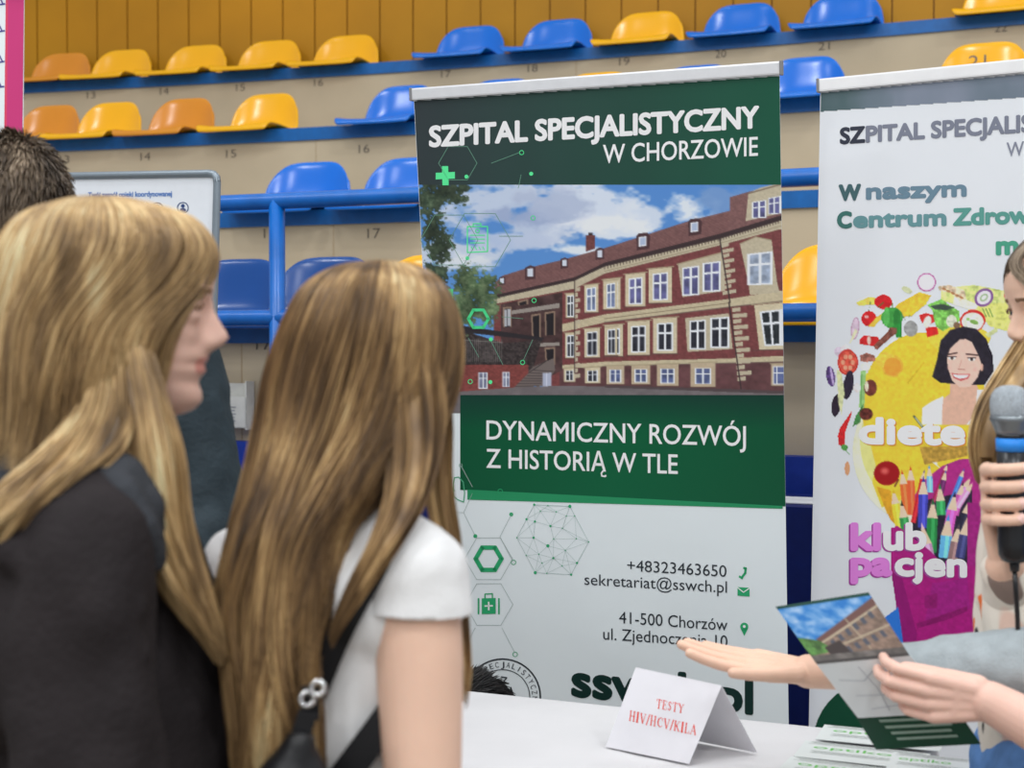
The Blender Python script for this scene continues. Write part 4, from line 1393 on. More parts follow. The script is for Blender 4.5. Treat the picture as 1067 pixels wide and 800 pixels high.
def remesh(mb, name, mats, parent, voxel=0.004, smooth=3, wrinkle=None, sel=None):
    """fuse all shapes of mb into one continuous skin"""
    me = bpy.data.meshes.new('tmp')
    me.from_pydata(mb.v, [], mb.f)
    o = bpy.data.objects.new('tmp', me)
    C.objects.link(o)
    r = o.modifiers.new('r', 'REMESH')
    r.mode = 'VOXEL'
    r.voxel_size = voxel
    if smooth:
        s = o.modifiers.new('s', 'SMOOTH')
        s.factor = 0.5
        s.iterations = smooth
    dg = bpy.context.evaluated_depsgraph_get()
    m2 = bpy.data.meshes.new_from_object(o.evaluated_get(dg))
    bpy.data.objects.remove(o)
    bpy.data.meshes.remove(me)
    m2.name = name
    m2.materials.clear()
    if wrinkle:
        amp, sc, st = wrinkle
        vs = np.empty(len(m2.vertices) * 3)
        m2.vertices.foreach_get('co', vs)
        nr = np.empty(len(m2.vertices) * 3)
        m2.vertices.foreach_get('normal', nr)
        vs, nr = vs.reshape(-1, 3), nr.reshape(-1, 3)
        d = np.array([mnoise.noise(Vector((v[0] * sc * st[0], v[1] * sc * st[1], v[2] * sc * st[2]))) + .5 * mnoise.noise(Vector((v[0] * sc * 2.3 * st[0] + 7, v[1] * sc * 2.3 * st[1], v[2] * sc * 2.3 * st[2]))) for v in vs])
        vs += nr * (d * amp)[:, None]
        m2.vertices.foreach_set('co', vs.ravel())
    ob = link_mesh(name, m2, mats, parent, True)
    if sel:
        mi = [sel(p.center) for p in m2.polygons]
        m2.polygons.foreach_set('material_index', mi)
    m2.update()
    return ob


def cut(ob, point, normal):
    """open hem: remove everything beyond a plane and give the cloth an edge"""
    bm = bmesh.new()
    bm.from_mesh(ob.data)
    bmesh.ops.bisect_plane(bm, geom=bm.verts[:] + bm.edges[:] + bm.faces[:], plane_co=point, plane_no=normal, clear_outer=True)
    ret = bmesh.ops.extrude_edge_only(bm, edges=[e for e in bm.edges if e.is_boundary])
    ex = [v for v in ret['geom'] if isinstance(v, bmesh.types.BMVert)]
    c = sum((v.co for v in ex), Vector()) / max(1, len(ex))
    for v in ex:
        v.co += (c - v.co).normalized() * 0.006
    bm.normal_update()
    bm.to_mesh(ob.data)
    bm.free()
    return ob


def bvh(ob):
    M = wm(ob)
    me = ob.data
    return BVHTree.FromPolygons([M @ v.co for v in me.vertices], [tuple(p.vertices) for p in me.polygons])


# ---- hands
FING = [(.043, .026, .021), (.047, .030, .022), (.044, .028, .022), (.035, .021, .019)]
KNU = [(.088, .027), (.091, .007), (.086, -.013), (.077, -.031)]


def hand(mb, W, f, n, t, curls, s=1.0, spread=(.10, .03, -.04, -.12), thumb=(.55, .35, .75), fr=1.0):
    """palm, four jointed fingers and a thumb. W wrist; f along the fingers, n out of the palm, t to the thumb side;
    curls: per finger three bend angles in degrees"""
    W, f, n = Vector(W), Vector(f).normalized(), Vector(n)
    n = (n - f * n.dot(f)).normalized()
    tt = f.cross(n)
    t = tt if tt.dot(Vector(t)) > 0 else -tt
    P_ = lambda a, b, c=0: W + f * a * s + t * b * s + n * c * s
    for (kf, kt), b0 in zip(KNU, (.014, .005, -.005, -.014)):
        capsule(mb, P_(.006, b0), .0145 * s, P_(kf - .004, kt * .94), .0118 * s, 12)
    for i in range(3):
        capsule(mb, P_(.045, KNU[i][1] * .75), .013 * s, P_(.050, KNU[i + 1][1] * .75), .013 * s, 12)
    tips = []
    for i in range(4):
        p = P_(*KNU[i])
        ang = 0.0
        r = (.0098, .0100, .0096, .0084)[i] * s * fr
        for j in range(3):
            ang += math.radians(curls[i][j])
            side = spread[i] * math.cos(ang)
            d = (f * math.cos(ang) + n * math.sin(ang) + t * side).normalized()
            q = p + d * FING[i][j] * s
            capsule(mb, p, r, q, r * .91, 12)
            p, r = q, r * .91
        tips.append((p, d, r))
    tf, tn, tb = thumb
    d = (f * tf + n * tn + t * tb).normalized()
    a = P_(.018, .020, .004)
    b = a + d * .045 * s
    capsule(mb, a, .0155 * s, b, .0118 * s, 12)
    capsule(mb, P_(.05, .02, .002), .012 * s, a + d * .025 * s, .0125 * s, 12)
    d2 = (d + f * .35 + n * .05).normalized()
    c = b + d2 * .032 * s
    capsule(mb, b, .0112 * s, c, .0100 * s, 12)
    d3 = (d2 + f * .25).normalized()
    e = c + d3 * .025 * s
    capsule(mb, c, .0100 * s, e, .0082 * s, 12)
    tips.append((e, d3, .0082 * s))
    return tips


def nail(name, tip, d, up, r, parent, m):
    """a small curved finger nail on the back of a finger tip"""
    d = d.normalized()
    up = (up - d * up.dot(d)).normalized()
    sd = d.cross(up)
    vs, fs = [], []
    for i in range(5):
        for k in range(5):
            x, y = -1 + k * .5, i / 4.0
            a = x * .85
            w = r * 1.04
            vs.append(tip + d * (-.0055 + .011 * y) + (sd * math.sin(a) + up * math.cos(a)) * w * (1 if y < .9 else .97))
    for i in range(4):
        for k in range(4):
            fs.append((i * 5 + k, i * 5 + k + 1, i * 5 + k + 6, i * 5 + k + 5))
    return mesh(name, vs, fs, m, parent, True)


# ---- hair
def hair_mat(name, ramp, rough=0.36, spec=0.38):
    """strand colours differ strand by strand and in streaks"""
    m = bpy.data.materials.new(name)
    m.use_nodes = True
    nt = m.node_tree
    p = nt.nodes['Principled BSDF']
    g = nt.nodes.new('ShaderNodeNewGeometry')
    tc = nt.nodes.new('ShaderNodeTexCoord')
    mp = nt.nodes.new('ShaderNodeMapping')
    mp.inputs['Scale'].default_value = (26, 26, 3.0)
    nz = nt.nodes.new('ShaderNodeTexNoise')
    nz.inputs['Scale'].default_value = 1.0
    nz.inputs['Detail'].default_value = 3
    mx = nt.nodes.new('ShaderNodeMath')
    mx.operation = 'MULTIPLY_ADD'
    mx.inputs[1].default_value = 0.42
    sb = nt.nodes.new('ShaderNodeMath')
    sb.operation = 'MULTIPLY_ADD'
    sb.inputs[1].default_value = 1.55
    sb.inputs[2].default_value = -0.48
    cr = nt.nodes.new('ShaderNodeValToRGB')
    e = cr.color_ramp.elements
    while len(e) < len(ramp):
        e.new(0.5)
    for el, (pos, c) in zip(e, ramp):
        el.position = pos
        el.color = alb(*c)
    L = nt.links.new
    L(tc.outputs['Object'], mp.inputs[0])
    L(mp.outputs[0], nz.inputs[0])
    L(nz.outputs[0], sb.inputs[0])
    L(g.outputs['Random Per Island'], mx.inputs[0])
    L(sb.outputs[0], mx.inputs[2])
    L(mx.outputs[0], cr.inputs[0])
    L(cr.outputs[0], p.inputs['Base Color'])
    p.inputs['Roughness'].default_value = rough
    p.inputs['Specular IOR Level'].default_value = spec
    p.inputs['Anisotropic'].default_value = 0.5
    return m


def strands_mesh(paths, radii, name, m, parent, core=None):
    """three sided tapering fibres"""
    V_, F_ = [], []
    base = 0
    for pts, r in zip(paths, radii):
        n = len(pts)
        d = np.gradient(pts, axis=0)
        d /= np.linalg.norm(d, axis=1)[:, None] + 1e-9
        ref = np.array([0.35, -0.9, 0.2])
        a = np.cross(d, ref)
        a /= np.linalg.norm(a, axis=1)[:, None] + 1e-9
        b = np.cross(d, a)
        tt = np.linspace(0, 1, n)
        rr = (r * np.minimum(1, (1 - tt) * 3.5 + .12) * np.minimum(1, .35 + tt * 8))[:, None]
        for k in range(3):
            t = 2 * math.pi * k / 3
            V_.append(pts + (a * math.cos(t) + b * math.sin(t)) * rr)
        i = np.arange(n - 1)
        for k in range(3):
            k2 = (k + 1) % 3
            F_.append(np.stack([base + k * n + i, base + k2 * n + i, base + k2 * n + i + 1, base + k * n + i + 1], 1))
        base += 3 * n
    V_ = np.concatenate(V_)
    F_ = np.concatenate(F_)
    if core:
        cv, cf = core
        V_ = np.concatenate([V_, np.array(cv)])
    nv, nf = len(V_), len(F_)
    me = bpy.data.meshes.new(name)
    faces = F_.tolist()
    if core:
        faces += [[i + base for i in f] for f in cf]
    me.from_pydata(V_.tolist(), [], faces)
    me.update()
    return link_mesh(name, me, m, parent, True)


def spline(levels, u):
    """Catmull-Rom through rows of numbers"""
    n = len(levels)
    x = u * (n - 1)
    i = min(int(x), n - 2)
    t = x - i
    p0, p1, p2, p3 = levels[max(i - 1, 0)], levels[i], levels[i + 1], levels[min(i + 2, n - 1)]
    return 0.5 * ((2 * p1) + (-p0 + p2) * t + (2 * p0 - 5 * p1 + 4 * p2 - p3) * t * t + (-p0 + 3 * p1 - 3 * p2 + p3) * t ** 3)


def hair_mass(name, levels, face_dir, m, parent, n=2600, r=0.0011, clumps=90, seed=1, wav=0.010, segs=34, core=.86, end=(.86, 1.0), layer=(.88, 1.0), tight=.5, arcs=None):
    """levels: (px, py, half width px, Y, depth radius, face gap degrees) from crown to tips"""
    rg = np.random.default_rng(seed)
    lv = []
    for px, py, hw, Y, ry, lim in levels:
        c = V(px, py, Y)
        lv.append(np.array([c.x, c.y, c.z, hw / FPX * Y, ry, math.radians(lim)]))
    fd = math.radians(face_dir)
    cu = rg.random(clumps)
    cs = np.where(rg.random(clumps) < .5, -1, 1)
    cph = rg.random((clumps, 4)) * 6.28
    camp = .5 + rg.random(clumps)
    L = [spline(lv, i / (segs - 1)) for i in range(segs)]
    paths, rad = [], []
    for s in range(n):
        c = rg.integers(clumps)
        u = np.clip(cu[c] + rg.normal() * .035, 0, 1)
        ly = layer[0] + (layer[1] - layer[0]) * rg.random() ** .6
        e = end[0] + (end[1] - end[0]) * rg.random()
        k = int(segs * e)
        pts = np.empty((k, 3))
        jx = rg.normal(size=4)
        for i in range(k):
            x, y, z, rx_, ry_, lim = L[i]
            t = i / (segs - 1)
            uu = u + (cu[c] - u) * tight * t
            ph = lim + uu * (math.pi - lim)
            w = wav * t ** 1.3 * camp[c]
            off = w * math.sin(cph[c, 0] + t * 9 + jx[3] * .25) / max(rx_, .03)
            a = fd + cs[c] * ph + off + .03 * jx[0] * math.sin(t * 5 + jx[1])
            rr = ly * (1 + .35 * w / max(rx_, .03) * math.sin(cph[c, 1] + t * 8 + jx[2] * .3)) + .006 * jx[2] * t
            pts[i] = (x + rx_ * rr * math.cos(a), y + ry_ * rr * math.sin(a), z - (1 - ly) * .02)
        paths.append(pts)
        rad.append(r * (.65 + .7 * rg.random()))
    cv, cf = [], []
    if core:
        na = 40
        ks = int(segs * (end[0] * .97))
        for i in range(ks):
            x, y, z, rx_, ry_, lim = L[i]
            for k in range(na + 1):
                ph = -math.pi + 2 * math.pi * k / na
                ph = math.copysign(lim + abs(ph) / math.pi * (math.pi - lim), ph if ph else 1)
                cv.append((x + rx_ * core * math.cos(fd + ph), y + ry_ * core * math.sin(fd + ph), z - .004))
        for i in range(ks - 1):
            for k in range(na):
                if k == na // 2:
                    pass
                if k in (na // 2 - 1, na // 2) and L[i][5] > .12:
                    continue
                cf.append((i * (na + 1) + k, i * (na + 1) + k + 1, (i + 1) * (na + 1) + k + 1, (i + 1) * (na + 1) + k))
    return strands_mesh(paths, rad, name, m, parent, (cv, cf) if core else None)


SKIN = mat('skin', (226, 178, 156), rough=0.5, spec=0.3, var=0.05, scale=14, bump=0.04, bscale=260)
SKIN2 = mat('paler skin', (222, 176, 160), rough=0.5, spec=0.3, var=0.05, scale=14, bump=0.04, bscale=260)
for m_ in (SKIN, SKIN2):
    m_.node_tree.nodes['Principled BSDF'].inputs['Subsurface Weight'].default_value = 0.08
    m_.node_tree.nodes['Principled BSDF'].inputs['Subsurface Radius'].default_value = (0.012, 0.005, 0.003)
LIPS = mat('lips', (206, 142, 130), rough=0.4, spec=0.35, var=0.05)
BROW = mat('brow hair', (120, 92, 70), rough=0.6, var=0.2, scale=90)
NAIL = mat('nail', (226, 176, 166), rough=0.25, spec=0.5, var=0.03)
EYEW = mat('eye', (216, 212, 208), rough=0.15, spec=0.5, var=0.03)
IRIS = mat('iris', (60, 70, 76), rough=0.15, spec=0.5, var=0.2, scale=300)
BLONDE = hair_mat('blonde hair', [(0.0, (72, 56, 38)), (0.3, (118, 94, 64)), (0.55, (162, 132, 90)), (0.78, (200, 170, 122)), (1.0, (228, 206, 166))])
BLONDE2 = hair_mat('golden brown hair', [(0.0, (56, 42, 29)), (0.36, (98, 75, 50)), (0.62, (142, 112, 74)), (0.84, (190, 158, 110)), (1.0, (226, 202, 158))])
BROWN = hair_mat('brown hair', [(0.0, (48, 40, 34)), (0.4, (84, 72, 60)), (0.75, (128, 112, 94)), (1.0, (172, 154, 132))])
DARK = hair_mat('black hair', [(0.0, (12, 12, 13)), (0.5, (26, 25, 26)), (1.0, (70, 66, 64))])


def face_sel(M, skin=0, lips=1, brow=2):
    Mi = M.inverted()

    def f(c):
        q = Mi @ c
        if q.y < -.06:
            if abs(q.x) < .024 and .0445 + .10 * abs(q.x) * .6 < q.z < .0665 - .2 * abs(q.x):
                return lips
            if .012 < abs(q.x) < .046 and abs(q.z - (.132 - .10 * max(0, abs(q.x) - .032))) < .0028:
                return brow
        return skin
    return f


def eyes(M, parent):
    for s in (-1, 1):
        c = Vector((s * .031, -.0665, .112))
        b = MB()
        vs, fs, mi = [], [], []
        nr, na = 14, 20
        for i in range(nr + 1):
            t = math.pi * i / nr
            for k in range(na):
                a = 2 * math.pi * k / na
                vs.append(M @ (c + Vector((math.sin(t) * math.cos(a), -math.cos(t), math.sin(t) * math.sin(a))) * .0118))
        for i in range(nr):
            for k in range(na):
                fs.append((i * na + k, i * na + (k + 1) % na, (i + 1) * na + (k + 1) % na, (i + 1) * na + k))
                mi.append(1 if i < 5 else 0)
        mesh('eye', vs, fs, [EYEW, IRIS], parent, True, mi)
        # lid
        b = MB()
        b.tube([M @ (c + Vector((.0128 * math.cos(a), -.0085 - .0045 * math.sin(a) - .001, .0062 * math.sin(a)))) for a in [math.pi * (i / 10) for i in range(11)]], .0016, 8)
        b.build('eyelid', BROW, parent, True)


# ------------------------------------------------------------------ girl with long blonde hair in profile, front left
L_ = empty('person', (V(105, 700, 1.46).x, 1.46, 0), 'blonde girl in profile facing right, dark hooded jacket, at left front', 'person')
fwd = Vector((math.cos(math.radians(8)), math.sin(math.radians(8)), 0))
HM = head_frame(V(127, 430, 1.45), fwd, 0.05, 0, 0.965)
mb = MB()
head_mesh(mb, HM, 1.28)
capsule(mb, V(118, 520, 1.45), .050, V(122, 400, 1.45), .048)
for s0, r0, s1, r1 in ((V(110, 560, 1.46), .085, V(118, 700, 1.47), .095), (V(118, 700, 1.47), .095, V(118, 880, 1.47), .10)):
    capsule(mb, s0, r0, s1, r1)
hipc = V(118, 900, 1.47)
legs = [(hipc + Vector((0.0, -.08, 0)), (hipc.x + .01, 1.39, .48), (hipc.x - .01, 1.39, .09)), (hipc + Vector((0.0, .08, 0)), (hipc.x + .01, 1.55, .48), (hipc.x - .01, 1.55, .09))]
for a_, b_, c_ in legs:
    capsule(mb, a_, .07, b_, .05)
    capsule(mb, b_, .05, c_, .036)
armR = [V(92, 562, 1.31), V(86, 830, 1.27), V(150, 1000, 1.24)]
armL = [V(112, 562, 1.58), V(110, 800, 1.62), V(140, 960, 1.60)]
for a_, b_, c_ in (armR, armL):
    capsule(mb, a_, .045, b_, .038)
    capsule(mb, b_, .038, c_, .028)
    d = (c_ - b_).normalized()
    hand(mb, c_, d, (0, 0, -1), (0, 1 if c_.y < 1.4 else -1, 0), [(18, 22, 14)] * 4)
remesh(mb, 'body', [SKIN2, LIPS, BROW], L_, .0032, 2, sel=face_sel(HM))
eyes(HM, L_)

JACK = mat('charcoal hoodie', (40, 36, 37), rough=0.85, spec=0.15, var=0.14, scale=18, bump=0.25, bscale=140)
mb = MB()
for p0, r0, p1, r1 in ((V(102, 570, 1.45), .098, V(116, 655, 1.44), .112), (V(116, 655, 1.44), .112, V(126, 745, 1.43), .122), (V(126, 745, 1.43), .122, V(132, 890, 1.43), .128),
                       (V(40, 570, 1.45), .11, V(40, 700, 1.46), .125), (V(40, 700, 1.46), .125, V(50, 880, 1.47), .13),
                       (V(112, 530, 1.42), .062, V(96, 556, 1.33), .070), (V(112, 530, 1.48), .062, V(108, 560, 1.57), .068)):
    capsule(mb, p0, r0, p1, r1, 24)
capsule(mb, V(96, 568, 1.305), .062, V(88, 640, 1.285), .066, 24)
capsule(mb, V(88, 640, 1.285), .066, V(84, 740, 1.275), .068, 24)
capsule(mb, V(84, 740, 1.275), .068, V(90, 840, 1.265), .066, 24)
capsule(mb, V(60, 585, 1.32), .062, V(30, 700, 1.33), .075, 24)
capsule(mb, V(90, 840, 1.265), .066, armR[2] - (armR[2] - armR[1]) * .15, .046, 24)
capsule(mb, armL[0], .068, armL[1], .060, 24)
capsule(mb, armL[1], .060, armL[2] - (armL[2] - armL[1]) * .15, .046, 24)
# creases running round the sleeve and across the back
for k, (y, dx) in enumerate(((600, 0), (650, 6), (700, -4), (748, 5), (790, 0))):
    pts_ = [V(16 + dx + i * 18, y - 22 + i * (8 - 2 * (k % 3)) + 10 * math.sin(i * .9 + k), 1.268 - .012 * math.sin(i / 7 * 3.14) + .004 * (k % 2)) for i in range(8)]
    for p_, q_ in zip(pts_, pts_[1:]):
        capsule(mb, p_, .0155, q_, .0155, 10)
remesh(mb, 'jacket', JACK, L_, .005, 5, wrinkle=(.012, 11.0, (1, 1, .75)))
mb = MB()
hp_ = [V(84, 500, 1.335), V(106, 498, 1.312), V(132, 514, 1.296), V(149, 546, 1.292), V(155, 580, 1.312)]
for p, q in zip(hp_, hp_[1:]):
    capsule(mb, p, .015, q, .015, 14)
    capsule(mb, p + Vector((-.012, .03, .012)), .024, q + Vector((-.012, .03, .012)), .022, 14)
for p, q in ((V(30, 478, 1.44), V(-25, 520, 1.46)), (V(20, 470, 1.50), V(-30, 530, 1.50)), (V(50, 490, 1.40), V(0, 520, 1.40))):
    capsule(mb, p, .040, q, .045, 14)
remesh(mb, 'hood', mat('grey hood lining', (52, 54, 58), rough=0.85, spec=0.15, var=0.15, scale=20, bump=0.25, bscale=140), L_, .005, 4, wrinkle=(.006, 14, (1, 1, 1)))
JEAN = mat('dark trousers', (34, 36, 44), rough=0.8, var=0.15)
mb = MB()
for a_, b_, c_ in legs:
    capsule(mb, a_ + Vector((0, 0, .02)), .088, b_, .066)
    capsule(mb, b_, .066, Vector(c_) + Vector((0, 0, .03)), .056)
remesh(mb, 'trousers', JEAN, L_, .008, 3, wrinkle=(.004, 16, (1, 1, 1)))
for a_, b_, c_ in legs:
    mb = MB()
    capsule(mb, (c_[0] - .03, c_[1], .045), .040, (c_[0] + .13, c_[1], .036), .034)
    capsule(mb, (c_[0] - .03, c_[1], .04), .040, (c_[0], c_[1], .09), .042)
    remesh(mb, 'shoe', mat('white trainer', (190, 190, 188), rough=0.6, var=0.06), L_, .006, 2)

hair_mass('hair', [(110, 204, 4, 1.45, .006, 0), (110, 211, 46, 1.45, .048, 0), (112, 227, 90, 1.45, .076, 0), (112, 258, 113, 1.45, .093, 0), (108, 292, 115, 1.45, .099, 10), (100, 338, 110, 1.45, .102, 31), (94, 390, 106, 1.45, .102, 38), (91, 440, 104, 1.45, .100, 44), (86, 490, 98, 1.44, .108, 50)],
          8, BLONDE, L_, n=4600, r=.00095, clumps=120, seed=3, wav=.006, core=.90, end=(.80, 1.0))
hair_mass('hair', [(124, 280, 12, 1.43, .015, 0), (134, 340, 18, 1.395, .018, 0), (144, 400, 26, 1.376, .022, 0), (155, 470, 36, 1.362, .030, 0), (168, 540, 32, 1.36, .028, 0), (188, 600, 29, 1.355, .024, 0), (212, 648, 19, 1.35, .018, 0), (232, 684, 8, 1.345, .010, 0)],
          0, BLONDE, L_, n=1300, r=.00095, clumps=26, seed=5, wav=.008, core=.8, end=(.84, 1.0), layer=(.3, 1.0))
hair_mass('hair', [(112, 310, 12, 1.43, .015, 0), (114, 370, 20, 1.395, .02, 0), (110, 425, 34, 1.365, .028, 0), (86, 468, 44, 1.330, .034, 0), (48, 502, 44, 1.30, .030, 0), (8, 540, 40, 1.285, .028, 0), (-32, 590, 28, 1.28, .022, 0)],
          0, BLONDE, L_, n=1300, r=.00095, clumps=24, seed=6, wav=.012, core=.8, end=(.84, 1.0), layer=(.3, 1.0))

# ------------------------------------------------------------------ girl in white t-shirt seen from behind
G_ = empty('person', (V(340, 700, 1.5).x, 1.50, 0), 'girl in white t-shirt with very long golden hair, back turned to us', 'person')
gf, gr = Vector((.62, .785, 0)), Vector((.785, -.62, 0))
GM = head_frame(V(388, 497, 1.50), gf, 0.10, 0, 0.985)
mb = MB()
head_mesh(mb, GM, 1.0)
capsule(mb, V(350, 570, 1.5), .050, V(376, 470, 1.5), .046)
shR, shL = V(430, 596, 1.41), V(262, 590, 1.60)
for p0, r0, p1, r1 in ((V(318, 640, 1.53), .075, V(372, 640, 1.48), .075), (V(335, 640, 1.5), .085, V(330, 780, 1.5), .085), (V(330, 780, 1.5), .085, V(330, 900, 1.5), .10), (shR, .045, V(350, 590, 1.5), .05), (shL, .042, V(350, 590, 1.5), .05)):
    capsule(mb, p0, r0, p1, r1)
ghip = V(332, 930, 1.5)
glegs = [(ghip + gr * .08, ghip + gr * .085 + Vector((0, 0, -.40)), ghip + gr * .08), (ghip - gr * .08, ghip - gr * .085 + Vector((0, 0, -.40)), ghip - gr * .08)]
glegs = [(a_, b_, Vector((c_.x, c_.y, .09))) for a_, b_, c_ in glegs]
for a_, b_, c_ in glegs:
    capsule(mb, a_, .07, b_, .05)
    capsule(mb, b_, .05, c_, .036)
elR, wrR = V(441, 835, 1.37), V(560, 905, 1.52)
elL, wrL = V(235, 820, 1.62), V(330, 900, 1.78)
capsule(mb, shR, .046, V(437, 690, 1.395), .0435, 24)
capsule(mb, V(437, 690, 1.395), .0435, elR, .037, 24)
capsule(mb, elR, .037, wrR, .026)
capsule(mb, shL, .044, elL, .037)
capsule(mb, elL, .037, wrL, .026)
for e_, w_ in ((elR, wrR), (elL, wrL)):
    hand(mb, w_, (w_ - e_), (0, 0, -1), (-.5, .5, 0) if w_ is wrR else (.5, .5, 0), [(15, 20, 12)] * 4)
remesh(mb, 'body', [SKIN, LIPS, BROW], G_, .0034, 2, sel=face_sel(GM))
eyes(GM, G_)
TEE = mat('white cotton', (222, 218, 214), rough=0.85, spec=0.15, var=0.03, scale=20, bump=0.12, bscale=300)
mb = MB()
for p0, r0, p1, r1 in ((V(300, 625, 1.555), .082, V(398, 625, 1.455), .086), (V(300, 640, 1.55), .092, V(305, 790, 1.54), .088), (V(385, 645, 1.47), .090, V(375, 790, 1.475), .086), (V(305, 790, 1.54), .088, V(300, 900, 1.54), .098), (V(375, 790, 1.475), .086, V(378, 900, 1.48), .098),
                       (V(424, 592, 1.42), .054, V(362, 575, 1.48), .052), (V(268, 585, 1.595), .050, V(340, 572, 1.51), .052)):
    capsule(mb, p0, r0, p1, r1, 24)
shirt = remesh(mb, 'shirt', TEE, G_, .005, 4, wrinkle=(.006, 12.0, (1, 1, .7)))
mb = MB()
capsule(mb, V(418, 590, 1.425), .053, V(430, 600, 1.41), .0565, 24)
capsule(mb, V(430, 600, 1.41), .0565, V(438, 690, 1.40), .053, 24)
sl = remesh(mb, 'sleeve', TEE, G_, .004, 3, wrinkle=(.004, 16.0, (1, 1, 1)))
hem = V(436, 636, 1.40)
cut(sl, hem, (V(433, 660, 1.40) - V(440, 628, 1.40)).normalized() + Vector((.17, 0, 0)))
mb = MB()
capsule(mb, V(274, 588, 1.59), .050, V(256, 595, 1.60), .053, 24)
capsule(mb, V(256, 595, 1.60), .053, V(248, 690, 1.615), .050, 24)
sl2 = remesh(mb, 'sleeve', TEE, G_, .004, 3, wrinkle=(.004, 16.0, (1, 1, 1)))
cut(sl2, V(250, 628, 1.61), (V(247, 690, 1.615) - V(256, 595, 1.60)).normalized())
mb = MB()
capsule(mb, ghip + Vector((0, 0, .06)) + gr * .05, .11, ghip + Vector((0, 0, .06)) - gr * .05, .11)
for a_, b_, c_ in glegs:
    capsule(mb, a_, .088, b_, .066)
    capsule(mb, b_, .066, c_ + Vector((0, 0, .03)), .056)
remesh(mb, 'trousers', mat('blue denim trousers', (60, 74, 100), rough=0.8, var=0.15), G_, .008, 3, wrinkle=(.004, 16, (1, 1, 1)))
for a_, b_, c_ in glegs:
    mb = MB()
    capsule(mb, Vector((c_.x, c_.y, .045)) - gf * .03, .040, Vector((c_.x, c_.y, .036)) + gf * .13, .034)
    capsule(mb, Vector((c_.x, c_.y, .04)) - gf * .03, .040, Vector((c_.x, c_.y, .09)), .042)
    remesh(mb, 'shoe', mat('white trainer', (190, 190, 188), rough=0.6, var=0.06), G_, .006, 2)
hair_mass('hair', [(398, 271, 4, 1.50, .006, 0), (394, 278, 44, 1.50, .046, 0), (391, 298, 74, 1.50, .074, 6), (388, 335, 92, 1.50, .092, 14), (380, 385, 102, 1.50, .099, 22), (366, 440, 99, 1.49, .100, 26), (342, 495, 86, 1.47, .100, 30), (308, 550, 66, 1.44, .088, 0),
                    (291, 620, 63, 1.41, .068, 0), (284, 690, 50, 1.39, .055, 0), (288, 760, 45, 1.38, .050, 0), (292, 830, 42, 1.38, .045, 0), (292, 890, 32, 1.38, .035, 0)],
          52, BLONDE2, G_, n=5200, r=.00095, clumps=130, seed=8, wav=.017, segs=48, core=.88, end=(.86, 1.0), tight=.62)
# lock over the right shoulder, and the thin one hanging beyond the arm
hair_mass('hair', [(420, 330, 30, 1.47, .04, 0), (428, 400, 36, 1.445, .035, 0), (432, 460, 31, 1.42, .03, 0), (424, 515, 24, 1.385, .022, 0), (404, 560, 19, 1.358, .014, 0), (380, 600, 15, 1.352, .011, 0), (358, 636, 8, 1.352, .008, 0), (344, 664, 3, 1.355, .004, 0)],
          0, BLONDE2, G_, n=800, r=.0009, clumps=18, seed=9, wav=.006, core=.7, end=(.80, 1.0), layer=(.2, 1.0))
hair_mass('hair', [(440, 360, 20, 1.50, .02, 0), (452, 430, 20, 1.50, .02, 0), (456, 500, 16, 1.50, .02, 0), (466, 560, 14, 1.50, .016, 0), (476, 610, 10, 1.49, .012, 0), (483, 655, 7, 1.47, .010, 0), (486, 695, 6, 1.45, .008, 0), (485, 732, 3, 1.44, .004, 0)],
          0, BLONDE2, G_, n=280, r=.0009, clumps=9, seed=10, wav=.008, core=None, end=(.84, 1.0), layer=(.2, 1.0))

# shoulder bag: strap across the back, rings, black bag
SB = bvh(shirt)
def on_shirt(px, py, off):
    d = ray(px, py).normalized()
    h = SB.ray_cast(EYE, d)
    if h[0] is None:
        return V(px, py, 1.40)
    return h[0] - d * off
M_STRAP = mat('black webbing', (24, 24, 26), rough=0.6, spec=0.3, var=0.15, scale=60)
M_STEEL = mat('polished steel', (190, 190, 190), rough=0.15, spec=0.6, metal=1.0, var=0.03)
bgp = on_shirt(318, 760, .03)
BG = empty('shoulder_bag', (bgp.x, bgp.y, bgp.z - .15), 'black shoulder bag with steel rings on the back of the white t-shirt', 'bag')
def strap(name, pts, w, off):
    """flat webbing laid on the shirt; pts are pixel points"""
    c = []
    for (x0, y0), (x1, y1) in zip(pts, pts[1:]):
        for k in range(6):
            c.append((x0 + (x1 - x0) * k / 6, y0 + (y1 - y0) * k / 6))
    c.append(pts[-1])
    P3 = [on_shirt(x, y, off) for x, y in c]
    for _ in range(6):
        P3 = [P3[0]] + [(P3[i - 1] + P3[i] * 2 + P3[i + 1]) / 4 for i in range(1, len(P3) - 1)] + [P3[-1]]
    vs, fs = [], []
    for i, p in enumerate(P3):
        d = (P3[min(i + 1, len(P3) - 1)] - P3[max(i - 1, 0)]).normalized()
        vw = (p - EYE).normalized()
        sd = d.cross(vw).normalized() * w / 2
        nn = sd.cross(d).normalized() * .002
        if nn.dot(vw) > 0:
            nn = -nn
        vs += [p + sd + nn, p - sd + nn, p - sd - nn, p + sd - nn]
    for i in range(len(P3) - 1):
        for k in range(4):
            fs.append((i * 4 + k, i * 4 + (k + 1) % 4, i * 4 + 4 + (k + 1) % 4, i * 4 + 4 + k))
    fs += [(3, 2, 1, 0), tuple(len(vs) - 4 + k for k in range(4))]
    return mesh(name, vs, fs, M_STRAP, BG, False), P3
strap('strap', [(412, 536), (404, 560), (392, 590), (374, 622), (356, 655), (340, 692), (328, 722)], .024, .012)
strap('strap', [(408, 742), (392, 764), (374, 788), (356, 812), (340, 838)], .030, .012)
def bagpt(px, py):
    return V(px, py, 1.315)
